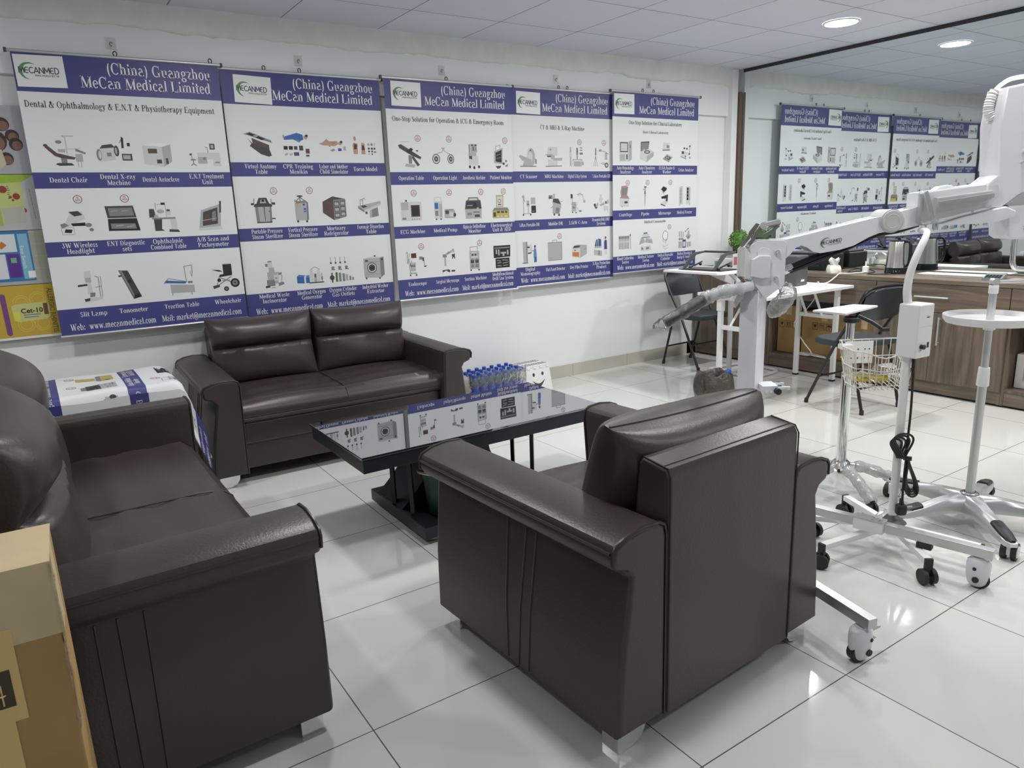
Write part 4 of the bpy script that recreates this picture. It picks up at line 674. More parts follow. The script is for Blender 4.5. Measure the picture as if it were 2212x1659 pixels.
'freezer': 'Rw 1 .6 2.8 8.6;Rl 1.5 1 1.4 7.6;Rg 1.6 7 1.2 .15;Rg 1.6 5.4 1.2 .15;Rg 1.6 3.8 1.2 .15;Rg 1.6 2.2 1.2 .15;Rw 6 .6 3 8.6;Rk 6.4 2.6 1.3 6;Rg 6.5 7 1.1 .5;Rg 6.5 5.4 1.1 .5;Rg 6.5 3.8 1.1 .5;Rl 8 2.6 .8 6;Rg 1.4 .2 .5 .4;Rg 8 .2 .5 .4;Rd 2.4 9 .6 .2',
'blood': ''.join('Rg %g 2.2 .5 5.6;Rd %g 7 .6 1.2;Rl %g 5 .5 1;' % (1+.95*i, .95+.95*i, 1+.95*i) for i in range(7)) + 'Lg .3 8.4 2 8 8;Rd 7.8 8 .6 .9',
'suture': 'Pw 2.4 6.6 7.4 7 7.2 8.6 2.6 8.2;Pg 3.4 8.4 6 8.6 6 9.4 3.4 9.2;Pl .6 3.6 4.4 4.6 4 6.4 1.6 6.6;Pl 4.4 4.6 9.6 3.8 9 6 5 6.6;PB 2 6.6 8 6.8 7.6 7.2 2 7;Pw 1.4 .8 4 .4 4.4 2.6 2 3;Pg 2 1.4 3.2 1 3.4 2 2.2 2.4;Pw 4.4 .4 8.6 1 8 3.2 4.6 2.8;Pg 5 1.2 7.2 1.4 7 2.4 5.2 2.2;Lg .12 .8 4 3.4 5.6;Lg .12 5.4 5.8 9 4.6',
'cath': 'Eg 4.8 7.2 1.9 2.4;EW 4.8 7.2 1.6 2.1;Lg .16 3.4 5.6 3 4.6 4.4 4.2;Ld .2 6 5.4 4.8 3.6;Lg .12 2.6 3 4 2.2 6.4 2.4 7 3;Lg .12 3 1.6 5 .6 6.6 1.2;Lg .12 3 2.2 5 1.6',
'dress': 'Rl .8 6 .8 2.8;Rl 2.2 6 .8 2.8;Rl 3.6 6 .7 2.4;Rg .8 4.4 .9 1.2;Rg 2 4.4 .9 1.2;Rg 3.2 4.4 .7 1.2;Ld .5 5 8.4 7.6 10;Lw .3 5.4 8.8 7.6 9.6;Pl 5.4 6 7 7.8 9.4 6.4 8 4.6;El 7.6 8 .7 1;Pg 6.4 5.2 7.6 6.4 8.6 5.6 7.4 4.6;Pv 3.4 .6 5.8 .6 5.8 4.6 3.4 4.6;Rw 3.8 1.2 1.6 2.4;Rl .6 .6 2.4 3.2;Rl 6.4 .8 1.2 2.6;Rl 7.8 1 1.6 2.4'}

TITLE = '(China) Guangzhou', 'MeCan Medical Limited'
BAN = [
 dict(x=.100, top=2.185, rows=((.570, .650), (.920, .997), (1.272, 1.41)), title=[('Dental & Ophthalmology & E.N.T & Physiotherapy Equipment', .255, .90, .046)],
      cells=[[('dchair', 'Dental Chair', .155, 0), ('xray', 'Dental X-ray|Machine', .385, 0), ('autoclave', 'Dental Autoclave', .595, 0), ('entunit', 'E.N.T Treatment|Unit', .835, 0)],
             [('headlight', '3W Wireless|Headlight', .155, 1), ('entset', 'ENT Diagnostic|sets', .375, 1), ('optable', 'Ophthalmic|Combined Table', .585, 0), ('abscan', 'A/B Scan and|Pacheymeter', .825, 0)],
             [('slitlamp', 'Slit Lamp', .165, 0), ('tonometer', 'Tonometer', .36, 0), ('traction', 'Traction Table', .61, 0), ('wheelchair', 'Wheelchair', .865, 0)]]),
 dict(x=1.080, top=2.175, rows=((.503, .583), (.882, .957), (1.272, 1.42)), title=[],
      cells=[[('anatomy', 'Virtual Anatomy|Table', .17, 0), ('cpr', 'CPR Training|Manikin', .395, 0), ('labor', 'Labor and Mother|Child Simulator', .62, 0), ('torso', 'Torso Model', .83, 0)],
             [('portster', 'Portable Pressure|Steam Sterilizer', .165, 1), ('vertster', 'Vertical Pressure|Steam Sterilizer', .385, 1), ('mortuary', 'Mortuary|Refrigerator', .60, 0), ('dissect', 'Forensic Dissection|Table', .835, 0)],
             [('incin', 'Medical Waste|Incinerator', .165, 0), ('oxygen', 'Medical Oxygen|Generator', .40, 0), ('cylinders', 'Oxygen Cylinder|Gas Outlets', .61, 0), ('washer', 'Industrial Washer|Extractor', .835, 0)]]),
 dict(x=2.070, top=2.188, rows=((.574, .655), (.924, 1.002), (1.277, 1.41)), title=[('One-Stop Solution for Operation & ICU & Emergency Room', .255, .86, .044)],
      cells=[[('optab', 'Operation Table', .15, 1), ('oplight', 'Operation Light', .405, 1), ('anesth', 'Anesthesia Machine', .635, 0), ('monitor', 'Patient Monitor', .86, 1)],
             [('ecg', 'ECG Machine', .135, 1), ('pump', 'Medical Pump', .385, 1), ('defib', 'Biphasic Defibrillator|Monitor', .62, 1), ('aed', 'Electrosurgical|Unit & AED', .85, 1)],
             [('endo', 'Endoscope', .145, 1), ('smicro', 'Surgical Microscope', .38, 0), ('suction', 'Suction Machine', .61, 1), ('drill', 'Multifunctional|Drill Saw System', .845, 0)]]),
 dict(x=3.045, top=2.193, rows=((.574, .651), (.923, 1.000), (1.270, 1.408)), title=[('CT & MRI & X-Ray Machine', .275, .42, .044)],
      cells=[[('ct', 'CT Scanner', .145, 0), ('mri', 'MRI Machine', .38, 0), ('dxr', 'Digital X-Ray System', .605, 1), ('pdr', '5.6kw Portable DR', .85, 1)],
             [('pdr2', '5.0kw Portable DR', .14, 0), ('mdr', 'Mobile DR', .385, 0), ('carm', '3.5kW C-Arm', .605, 0), ('drf', 'Dynamic(DR) DRF|System', .84, 0)],
             [('mammo', 'Digital|Mammography', .135, 0), ('flat', 'Flat Panel Detector', .375, 1), ('printer', 'Dry Film Printer', .61, 0), ('apron', 'X-Ray Protection|Product', .84, 0)]]),
 dict(x=3.990, top=2.213, rows=((.550, .624), (.900, .976), (1.268, 1.400)), title=[('One-Stop Solution for Clinical Laboratory', .235, .60, .042), ('Basic Clinical Laboratory', .300, .30, .030)],
      cells=[[('hema', 'Auto Hematology|Analyzer', .135, 0), ('chem', 'Auto Chemistry|Analyzer', .37, 0), ('elisa', 'ELISA Reader &|Washer', .60, 0), ('urine', 'Urine Analyzer', .83, 0)],
             [('centri', 'Centrifuge', .135, 1), ('pip', 'Pipette', .355, 1), ('scope', 'Microscope', .58, 1), ('freezer', 'Medical Freezer', .82, 0)],
             [('blood', 'Blood Collection|Series', .135, 0), ('suture', 'Medical Suture|Series', .365, 0), ('cath', 'Medical Disposable|Catheter', .595, 1), ('dress', 'Medical Dressing &|Bandage & Tourniquet', .83, 0)]])]
BW = .966
def banner_art(pr, B, with_logo=True):
    bot = B['rows'][2][1]
    pr.rect(VINYL, 0, 0, BW, bot, 0.0)
    W_ = ink('W')
    pr.rect(VBLUE, 0, 0, BW, .182)
    pr.text(TITLE[0], W_, .665, .078, .083, maxw=.515); pr.text(TITLE[1], W_, .598, .150, .083, maxw=.635)
    for s, v, w, z in B['title']: pr.text(s, ink('d'), .47, v, z, maxw=w)
    for i, (a, c) in enumerate(B['rows']):
        pr.rect(VBLUE, 0, a, BW, c)
        top = .19 if i == 0 else B['rows'][i-1][1]
        extra = .06 if (i == 0) else .02
        for ic, lab, cx, st in B['cells'][i]:
            size = min(.175, (a-top)*.74)
            cy = a - .015 - size*.52
            pr.icon(ICONS[ic], cx, cy, size)
            if st: pr.stamp(cx+.045+.02*((len(ic)) % 3 - 1), max(top+.034, cy-size*.62))
            L_ = lab.split('|'); h = .0375; mw = .186
            mid = (a+c)/2 if i < 2 else a+.036
            for k, s in enumerate(L_):
                pr.text(s, W_, cx, mid + .010 + (k-(len(L_)-1)/2)*.031, h, .80, maxw=mw if len(s) > 9 else None)
    c = B['rows'][2][1]
    pr.text('Web:  www.mecanmedical.com', W_, .045, c-.022, .052, .72, maxw=.42, left=True)
    pr.text('Mail: market@mecanmedical.com', W_, .495, c-.022, .052, .72, maxw=.44, left=True)
    if B['x'] > 3.9: pr.text('Medical Consumable', ink('d'), .47, B['rows'][1][1]+.036, .032, maxw=.26)

PAPER = mat('sticker_paper_white', (.74, .76, .75), .45)
LTXT = mat('logo_navy_grey', (.045, .06, .085), .5); LGRN = mat('logo_green', (.09, .26, .075), .5)
HOOK = mat('hook_dark_wire', (.05, .05, .05), .4, .6)
BLAB = ['hanging medical banner headed Dental & Ophthalmology, at the far left of the row', 'hanging medical banner with anatomy table, sterilizers and washer, directly above the loveseat', 'hanging medical banner headed One-Stop Solution for Operation & ICU', 'hanging medical banner headed CT & MRI & X-Ray Machine', 'hanging medical banner headed Clinical Laboratory, nearest to the mirror']
YB = [4.508, 4.532, 4.508, 4.532, 4.508]
for n, B in enumerate(BAN):
    bot = B['rows'][2][1]
    T = thing('hanging_banner', BLAB[n], 'banner', (B['x'], YB[n], B['top']-bot), 0, 'medical equipment banners hung on the wall')
    b = MB(); b.keep = True
    # sheet curls a few centimetres at the hem: every printed point follows the same curve
    pr = Print(b, lambda u, v: u, lambda u, v, h=bot: h-v); banner_art(pr, B)
    sheet = b.build('sheet', None, T, 179)
    b = MB(); b.use(PAPER); b.keep = True
    lw, lh = .213, .150; u0, v0 = .030, .012 + .008*(n % 2)
    pr = Print(b, lambda u, v: u, lambda u, v, h=bot: h-v, -.0030); pr.rect(PAPER, u0, v0, u0+lw, v0+lh, -.0028)
    pr.y = -.0031; logo(pr, u0+.006, v0+.075, lw-.012, LTXT, LGRN, LTXT)
    lg = b.build('logo_sticker', None, T, 179); lg.rotation_euler = (0, R((-1.0, 1.6, .6, 1.0, -.6)[n]), 0)
    b = MB(); b.tube([(-.02, 0, bot+.006), (BW+.02, 0, bot+.006)], .0085, 10); b.build('top_rail', ALU, T)
    b = MB(); b.tube([(-.004, -.003, -.006), (BW+.004, -.003, -.006)], .008, 10); b.build('bottom_rail', ALU, T)
    for e in (-.02, BW+.02):
        b = MB(); b.tube([(e-.006, 0, bot+.006), (e+.006, 0, bot+.006)], .0115, 10); b.build('end_cap', DGREY, T)
    for hx in ((.46, .93), (.25, .46), (.455,), (.44, .52), (.32, .44))[n]:
        b = MB(); b.tube([(hx+.009*math.cos(a), 0, bot+.024+.012*math.sin(a)) for a in [PI*(-.35+1.7*i/10) for i in range(11)]], .0028, 6); b.build('hook', HOOK, T)
    # clear adhesive hook pad on the wall above with two threads
    hx = (.455, .47, .455, .44, .44)[n]
    P = thing('adhesive_hook', 'clear adhesive hook pad on the wall above the ' + ('leftmost banner', 'anatomy table banner', 'operation and emergency banner', 'CT and X-ray banner', 'clinical laboratory banner')[n], 'hook', (B['x']+hx, 4.563, B['top']+.085), 0, 'clear hook pads above the banners')
    b = MB(); b.rbox((-.024, -.002, -.03), (.024, 0, .03), .0008); b.build('pad', mat('clear_pad', (.82, .84, .82), .2, alpha=.45), P)
    b = MB(); b.tube([(.007*math.cos(a), -.006, -.004+.009*math.sin(a)) for a in [PI*(.1+1.6*i/8) for i in range(9)]], .0016, 5); b.build('hook_wire', HOOK, P)
    b = MB(); zt = B['top']-.085-B['top']
    for s in (-1, 1): b.tube([(s*.003, -.006, -.012), (s*.008, 4.52-4.563+.0, -.085+.036)], .0009, 4)
    b.build('thread', mat('thread_white', (.6, .6, .58), .6), P)

# ------------------------------------------------------------------ pharmacy posters at the far left, behind the first banner
def poster(name, lab, x0, x1, z0, z1, draw, bg):
    T = thing(name, lab, 'poster', (x0, 4.562, z0), 0, None); h = z1-z0
    b = MB(); b.keep = True; pr = Print(b, lambda u, v: u, lambda u, v: h-v); pr.rect(bg, 0, 0, x1-x0, h, 0.0); draw(pr, x1-x0, h); b.build('sheet', None, T, 179); return T
def PM(n, c): return mat('poster_' + n, c, .4)
def disc(pr, m, u, v, r, k=1.0): pr.poly(m, [(u+r*math.cos(a), v+r*k*math.sin(a)) for a in [i*PI/8 for i in range(16)]])
def faces(pr, w, h):
    # a group of heads, generic
    for u, v, r in ((.40, .10, .05), (.42, .17, .05), (.37, .22, .05), (.46, .09, .032), (.495, .145, .030), (.505, .185, .030), (.455, .255, .030)):
        disc(pr, PM('hair', (.035, .025, .022)), u, v, r, 1.05); pr.poly(PM('skin', (.20, .105, .07)), [(u+.004+r*.72*math.cos(a), v+r*.22+r*.74*math.sin(a)) for a in [i*PI/8 for i in range(16)]])
    pr.poly(PM('cloth', (.5, .45, .33)), [(.30, .27), (.38, .22), (.44, .21), (.45, .28), (.40, .33), (.30, .33)])
def greenbox(pr, w, h):
    pr.poly(PM('leaf', (.28, .42, .04)), [(.36, .0), (.555, .0), (.50, .035), (.43, .05), (.36, .07)])
    pr.poly(PM('lime_dark', (.3, .4, .12)), [(.30, .05), (.40, .06), (.39, .25), (.30, .26)]); pr.poly(PM('lime', (.45, .5, .18)), [(.385, .045), (.495, .035), (.492, .235), (.39, .245)])
    for u, v, r in ((.412, .072, .018), (.465, .107, .016), (.439, .110, .007), (.448, .125, .006), (.487, .177, .013)): disc(pr, PM('berry', (.26, .035, .03)), u, v, r)
    for k in range(7): pr.rect(PM('green_ink', (.12, .2, .07)), .428+.003*(k % 2), .055+.010*k, .438+.002*(k % 3), .0585+.010*k, -.0010)
    pr.poly(PM('box_grey', (.40, .41, .34)), [(.395, .165), (.49, .155), (.492, .235), (.398, .243)], -.0004)
    disc(pr, PM('berry', (.26, .035, .03)), .485, .177, .013)
    disc(pr, PM('green_ink', (.12, .2, .07)), .480, .218, .009); disc(pr, PM('box_grey', (.40, .41, .34)), .480, .218, .006)
    for k in range(7): pr.rect(PM('small_ink', (.25, .25, .26)), .523+.001*k, .07+.022*k, .527+.001*k, .088+.022*k)
def easy(pr, w, h):
    pr.rect(PM('sky', (.04, .16, .34)), .28, .0, .486, .255); pr.rect(PM('cyan', (.20, .42, .55)), .435, .015, .478, .245)
    pr.rect(PM('panel', (.60, .63, .65)), .30, .015, .425, .105); pr.poly(PM('orange', (.5, .16, .03)), [(.345, .075), (.365, .05), (.385, .07), (.36, .09)]); pr.rect(PM('violet', (.10, .03, .24)), .375, .115, .43, .235); pr.rect(PM('panel', (.60, .63, .65)), .28, .115, .37, .24)
    pr.rect(PM('leaf2', (.15, .4, .2)), .39, .135, .415, .16)
    P, wd = sans_mesh('Easy Switch', 1.0); k = .115/wd
    for q in P: pr.poly(ink('W'), [(.440+y*k*.9, .075+x*k) for x, y in q], -.0010)
    pr.rect(ink('W'), .455, .205, .486, .24)
    for i in range(4):
        for j in range(2): pr.rect(PM('pill', (.33, .35, .26)), .49+.032*j, .008+.063*i, .518+.032*j, .064+.063*i)
def cet(pr, w, h):
    pr.rect(PM('white_edge', (.7, .7, .68)), .0, h-.012, w, h, -.0009)
    for u, v in ((.40, .09), (.475, .075), (.405, .205), (.48, .205)):
        for r0 in (.038, .028): disc(pr, PM('gold_line', (.60, .48, .12)), u, v, r0); disc(pr, PM('gold', (.50, .34, .045)), u, v, r0-.0022)
    pr.poly(PM('capsule', (.5, .52, .2)), [(.352, .105), (.37, .097), (.505, .092), (.52, .11), (.517, .17), (.50, .183), (.375, .19), (.355, .18)])
    pr.rect(PM('capsule_dark', (.12, .07, .03)), .492, .10, .512, .16); pr.rect(PM('capsule_yellow', (.6, .6, .08)), .358, .135, .385, .182)
    P, wd = sans_mesh('Cet-10', 1.0, .02); k = .098/wd
    for q in P: pr.poly(ink('k'), [(.390+x*k, .145-y*k*1.0) for x, y in q], -.0010)
    pr.rect(ink('g'), .40, .152, .475, .158); pr.rect(ink('g'), .40, .164, .465, .170)
    pr.poly(PM('violet2', (.16, .06, .2)), [(.310, .045), (.322, .038), (.334, .045), (.338, .25), (.326, .258), (.314, .25)])
    P, wd = sans_mesh('ALLERGIC RHINITIS', 1.0, .012); k = .236/wd
    for q in P: pr.poly(PM('olive_ink', (.13, .13, .02)), [(.520+y*k*1.25, .022+x*k) for x, y in q], -.0010)
poster('pharmacy_poster', 'grey poster with a group of heads, cut by the left frame', -.45, .20, 1.611, 1.940, faces, PM('grey', (.36, .37, .40)))
poster('pharmacy_poster', 'pale poster with a green and yellow medicine box, half hidden by the first banner', -.45, .20, 1.333, 1.608, greenbox, PM('pale', (.42, .43, .43)))
poster('pharmacy_poster', 'blue and white pharmacy poster reading Easy Switch, at the left edge', -.45, .20, 1.057, 1.330, easy, PM('pale2', (.36, .37, .36)))
poster('pharmacy_poster', 'yellow poster reading ALLERGIC RHINITIS at the left edge', -.45, .20, .775, 1.054, cet, PM('gold', (.50, .34, .045)))

# ------------------------------------------------------------------ folding chairs
def folding_chair(label, loc, rz):
    T = thing('folding_chair', label, 'chair', (loc[0], loc[1], 0), rz, 'black folding chairs')
    for s in (-1, 1):
        b = MB(); b.tube(smooth_path([(s*.205, -.205, .012), (s*.20, -.02, .40), (s*.20, .10, .60), (s*.20, .17, .74), (s*.17, .185, .785), (s*.10, .19, .80), (0, .193, .803)], 4), .0105, 8); b.build('front_leg', BLACKM, T)
        b = MB(); b.tube([(s*.175, .205, .012), (s*.178, .10, .405), (s*.178, -.11, .425)], .010, 8); b.build('rear_leg', BLACKM, T)
    for s in (-1, 1):
        for x, y in ((.205, -.205), (.175, .205)):
            b = MB(); b.tube([(s*x, y, 0), (s*x*.99, y*.985, .03)], .0135, 8); b.build('foot_cap', RUBBER, T)
    b = MB(); b.tube([(-.20, -.112, .20), (.20, -.112, .20)], .007, 8); b.build('front_stretcher', BLACKM, T)
    b = MB(); b.tube([(-.176, .165, .16), (.176, .165, .16)], .007, 8); b.build('rear_stretcher', BLACKM, T)
    b = MB(); b.prism([(-.19, .14), (.19, .14), (.195, -.12), (.17, -.19), (.08, -.215), (-.08, -.215), (-.17, -.19), (-.195, -.12)], .408, .455, lambda u, v, t: (u, v, t), .014, 3); b.build('seat', SLATE, T)
    b = MB(); g = []
    for i in range(13):
        u = -1+2*i/12; dy = .03*(1-u*u); x = .192*u; top = .795-.05*abs(u)**4; row = []
        for k, (dz, th) in enumerate(((0, .0), (.02, .011), (.5, .013), (.97, .011), (1, 0))):
            row.append((x, .125+.07*((.60+(top-.60)*dz)-.6)/.2+dy-th, .60+(top-.60)*dz-.015*(1-u*u)*(1-dz)))
        for dz, th in ((.97, .011), (.5, .013), (.02, .011)):
            row.append((x, .125+.07*((.60+(top-.60)*dz)-.6)/.2+dy+th, .60+(top-.60)*dz-.015*(1-u*u)*(1-dz)))
        g.append(row)
    b.quads(g, cv=True); b.build('backrest', mat('black_padded_vinyl', (.02, .025, .03), .3), T, 60)
    return T
folding_chair('black folding chair with its back to the banner wall, behind the white table', (4.665, 4.215), R(2))
folding_chair('black folding chair facing the white table, behind the chrome pole stand', (4.445, 2.635), R(173))

# ------------------------------------------------------------------ white folding table, laptop desk, black stand
T = thing('folding_table', 'white folding table pushed against the walnut counter', 'table', (4.497, 3.31, 0))
b = MB(); b.rbox((-.515, -.29, .700), (.505, .285, .722), .004); b.build('tabletop', WHITE2, T)
for x, sgn in ((.43, 1), (-.47, -1)):
    for y in (-.21, .105):
        b = MB(); b.rbox((x-.016, y-.016, .012), (x+.016, y+.016, .699), .003)
        if sgn < 0: b.rbox((x-.021, y-.021, .60), (x+.021, y+.021, .69), .002)
        lg = b.build('leg', WHITE2, T); b = MB(); b.rbox((x-.017, y-.017, 0), (x+.017, y+.017, .0125)); b.build('foot_cap', RUBBER, lg)
    b = MB(); b.rbox((x-.012, -.194, .47), (x+.012, .089, .50), .002); b.build('crossbar', WHITE2, T)
    for y in (-.10, .03):
        b = MB(); b.tube([(x-sgn*.01, y, .49), (x-sgn*.16, y-.02, .695)], .011, 4); b.build('brace', WHITE2, T)
    b = MB(); b.rbox((x-.02, -.23, .68), (x+.02, .13, .6995), .002); b.build('top_rail', WHITE2, T)
T = thing('laptop_desk', 'small white height-adjustable laptop desk beside the banner wall', 'desk', (4.25, 3.74, 0))
b = MB(); b.prism([(-.20, -.26), (-.17, -.28), (.20, -.28), (.22, -.26), (.22, .27), (.20, .28), (-.17, .28), (-.20, .26)], .842, .858, lambda u, v, t: (u, v, t), .003); b.build('desktop', WHITE2, T)
b = MB(); b.tube([(.30, .02, .0), (.30, .02, .80)], .02, 12); b.build('post', GREYW, T)
b = MB(); b.prism([(.30, .80), (.02, .842), (.02, .825), (.24, .74), (.30, .72)], -.012, .012, lambda u, v, t: (u, v*0+t+.02, v), .002); b.prism([(.10, .842), (.14, .842), (.26, .76), (.24, .74)], -.10, -.08, XZ()); b.build('bracket', GREYW, T)
b = MB(); b.tube(smooth_path([(.30, -.22, .014), (.34, -.22, .014), (.60, -.20, .014), (.66, -.10, .014), (.66, .12, .014), (.60, .20, .014), (.30, .22, .014)], 4), .012, 8); b.tube([(.30, -.22, .014), (.30, .22, .014)], .012, 8); b.build('foot_frame', GREYW, T)
T = thing('laptop_stand', 'black folding metal laptop stand on the small white laptop desk', 'stand', (4.24, 3.74, .8585))
b = MB(); b.rbox((-.09, -.21, 0), (.13, .20, .006), .002); b.build('base_plate', BLACKM, T)
b = MB()
for yy in (-.16, .13):
    b.prism([(-.11, .012), (-.09, .006), (-.055, .03), (.03, .105), (.14, .118), (.14, .13), (.02, .125), (-.02, .11)], yy, yy+.012, XZ(), .002)
b.rbox((.125, -.16, .116), (.14, .142, .131), .002); b.rbox((-.10, -.16, .006), (-.075, .142, .014), .002); b.build('tray_frame', DGREY, T)
for yy in (-.15, .12):
    b = MB(); b.tube([(-.06, yy, .012), (.08, yy, .05)], .006, 6); b.ball((-.06, yy-.012, .014), .014); b.ball((.05, yy-.012, .035), .012); b.build('hinge', BLACKM, T)
T = thing('receipt_printer', 'dark grey printer standing on the white folding table', 'printer', (4.75, 3.36, .7225), R(8))
b = MB(); b.rbox((-.085, -.075, 0), (.085, .075, .22), .01, 3); b.build('housing', DGREY, T)
b = MB(); b.rbox((-.02, -.0765, .03), (.03, -.0755, .045)); b.build('label_plate', WHITE2, T)
b = MB(); b.rbox((-.07, -.0768, .12), (.07, -.0752, .15), .001); b.build('paper_slot', BLACKM, T)

# ------------------------------------------------------------------ things on the counter
def kettle(label, loc, rz):
    T = thing('electric_kettle', label, 'kettle', loc, R(rz))
    b = MB(); b.lathe([(.082, 0), (.083, .012), (.078, .022), (.078, .045), (.07, .046)], n=28, cap0=True); b.build('base', BLACKG, T)
    b = MB(); b.lathe([(.078, .045), (.077, .05), (.070, .14), (.063, .225), (.061, .232)], n=32); b.build('body', STEEL, T)
    b = MB(); b.lathe([(.062, .231), (.060, .240), (.03, .245), (0, .246)], n=28); b.lathe([(.01, .245), (.012, .254), (0, .256)], n=12); b.build('lid', BLACKG, T)
    b = MB(); b.prism([(-.012, .195), (-.012, .235), (.016, .225), (0.0, .19)], .058, .078, lambda u, v, t: (u*.9, t, v)); b.build('spout', STEEL, T)
    b = MB(); b.tube(smooth_path([(0, -.058, .228), (0, -.09, .232), (0, -.108, .21), (0, -.112, .14), (0, -.106, .08), (0, -.082, .055)], 5), .0125, 8, flat=.8); b.build('handle', BLACKG, T)
    return T
kettle('brushed steel electric kettle with black handle on the counter before the mirror', (5.31, 2.885, .7905), -18)
T = thing('office_printer', 'low black office printer on the counter against the mirror', 'printer', (5.35, 3.62, .7905), R(90))
b = MB(); b.rbox((-.21, -.13, 0), (.21, .13, .125), .012, 3); b.build('housing', BLACKM, T)
b = MB(); b.rbox((-.17, .131, .03), (.17, .135, .05), .001); b.rbox((-.17, .131, .07), (.17, .137, .085), .001); b.build('paper_tray', BLACKG, T)
b = MB(); b.rbox((-.19, -.11, .1255), (.19, .11, .14), .006); b.build('scanner_lid', DGREY, T)
def tissue_pack(label, loc, rz):
    T = thing('tissue_pack', label, 'tissue pack', loc, R(rz))
    b = MB(); rr = random.Random(5); g = []
    for i in range(9):
        z = i/8; k = 1-.25*z**3
        g.append([((.075+.006*math.sin(a*7+z*4))*k*math.copysign(abs(math.cos(a))**.5, math.cos(a)), (.05+.004*math.sin(a*5))*k*math.copysign(abs(math.sin(a))**.5, math.sin(a)), .055*z) for a in [2*PI*j/24 for j in range(24)]])
    b.quads(g, cv=True); b.poly(g[-1]); b.build('wrapper', CREAM, T, 60)
    b = MB(); b.quads([[((.045+.02*z)*math.cos(a)*(1+.25*math.sin(3*a+z*3)), (.018+.02*z)*math.sin(a)*(1+.3*math.sin(4*a+z*5)), .05+.05*z+.012*math.sin(5*a)*z) for a in [2*PI*j/20 for j in range(20)]] for z in (0, .35, .7, 1)], cv=True); b.build('tissue', mat('tissue_paper', (.82, .83, .82), .8), T, 80)
tissue_pack('open soft pack of tissues among the cables on the counter', (5.17, 3.30, .7905), 40)
T = thing('power_adapter', 'white plug adapter standing among the cables on the counter', 'adapter', (5.235, 3.08, .7905), R(20))
b = MB(); b.rbox((-.025, -.02, 0), (.025, .02, .05), .006, 3); b.build('body', WHITE2, T)
b = MB(); b.tube([(0, 0, .05), (0, 0, .085)], .006, 8); b.build('pin', WHITE2, T)
def cord(name, label, pts, r, m, n=6, cat='cable'):
    b = MB(); b.tube(smooth_path(pts, n), r, 6); return tag(b.build(name, m), label, cat)
cz = .7955
cord('loose_cable', 'tangle of thin black cables lying on the counter before the kettle', [(5.34, 3.36, cz), (5.33, 3.25, cz+.02), (5.30, 3.14, cz+.006), (5.15, 3.17, cz), (5.13, 3.12, cz), (5.20, 3.19, cz+.008), (5.36, 3.18, cz+.014), (5.31, 3.05, cz), (5.16, 3.02, cz), (5.12, 2.96, cz), (5.16, 2.90, cz), (5.20, 2.87, cz)], .0035, BLACKM)
cord('loose_cable', 'white cable hanging from the adapter over the counter edge to the white table', [(5.22, 3.06, .80), (5.16, 3.08, .797), (5.06, 3.12, .797), (5.016, 3.15, .799), (4.996, 3.17, .775), (4.96, 3.22, .729), (4.90, 3.30, .727), (4.84, 3.36, .727)], .0042, WHITE2)
cord('loose_cable', 'white cable running down behind the table to a coil on the bay floor', [(4.99, 3.30, .728), (5.012, 3.33, .715), (5.008, 3.34, .60), (5.0, 3.44, .46), (5.0, 3.50, .38), (5.015, 3.42, .25), (5.035, 3.36, .17), (5.065, 3.40, .136), (5.08, 3.52, .130), (5.10, 3.55, .130), (5.12, 3.40, .130), (5.10, 3.26, .130), (5.075, 3.22, .132), (5.068, 3.36, .138), (5.09, 3.5, .142), (5.112, 3.42, .142), (5.09, 3.28, .138)], .0045, WHITE2)
T = thing('calculator', 'grey desk calculator near the front edge of the counter', 'calculator', (5.24, 2.20, .7905), R(-78))
b = MB(); b.prism([(-.08, 0), (.08, 0), (.08, .035), (-.08, .012)], -.055, .055, lambda u, v, t: (t, u, v), .003); b.build('body', mat('grey_calculator_plastic', (.20, .24, .23), .4), T)
b = MB(); b.prism([(.03, .0290), (.068, .0345), (.068, .0352), (.03, .0297)], -.045, .045, lambda u, v, t: (t, u, v)); b.build('display', mat('lcd_green', (.34, .40, .34), .2), T)
b = MB()
for i in range(5):
    for j in range(4): x, y = -.036+.0182*i, -.066+.021*j; b.box((x, y, .0165+(y+.08)*.1437-.0015), (.014, .015, .004), .001)
b.build('keys', mat('calculator_key', (.03, .035, .04), .4), T)
b = MB(); b.rbox((5.10, 1.85, .7905), (5.33, 2.12, .7935)); tag(b.build('paper_folder', mat('orange_paper', (.62, .27, .12), .6)), 'orange paper folder on the counter beside the calculator', 'folder')
b = MB(); b.rbox((5.33, 2.25, .7905), (5.48, 2.75, .795), .001); tag(b.build('paper_sheet', mat('white_paper', (.75, .76, .75), .6)), 'white sheet lying along the foot of the mirror', 'paper')
T = thing('potted_plant', 'round green topiary plant in a pot in the mirror corner of the counter', 'plant', (5.36, 4.36, .7905))
b = MB(); b.lathe([(0, 0), (.045, 0), (.055, .09), (.06, .10), (.052, .10), (.05, .09), (0, .088)], n=20); b.build('pot', mat('grey_pot', (.22, .21, .18), .6), T)
b = MB(); b.tube([(0, 0, .08), (0, 0, .17)], .006, 6); b.build('stem', mat('stem_brown', (.08, .05, .03), .7), T)
b = MB(); rr = random.Random(2)
for i in range(900):
    d = Vector((rr.gauss(0, 1), rr.gauss(0, 1), rr.gauss(0, 1))).normalized(); p = d*rr.uniform(.062, .088) + Vector((0, 0, .225))
    a = d.cross(Vector((rr.uniform(-1, 1), rr.uniform(-1, 1), 1))).normalized(); q = d.cross(a); l = rr.uniform(.010, .017); k = a*rr.uniform(-.5, .5)+d*.7
    b.poly([p, p+k*l*.6+q*l*.35, p+k*l*1.2+a*.002, p+k*l*.6-q*l*.35])
b.ball((0, 0, .225), .066, 16); b.keep = True; o = b.build('foliage', LEAF, T, 179)
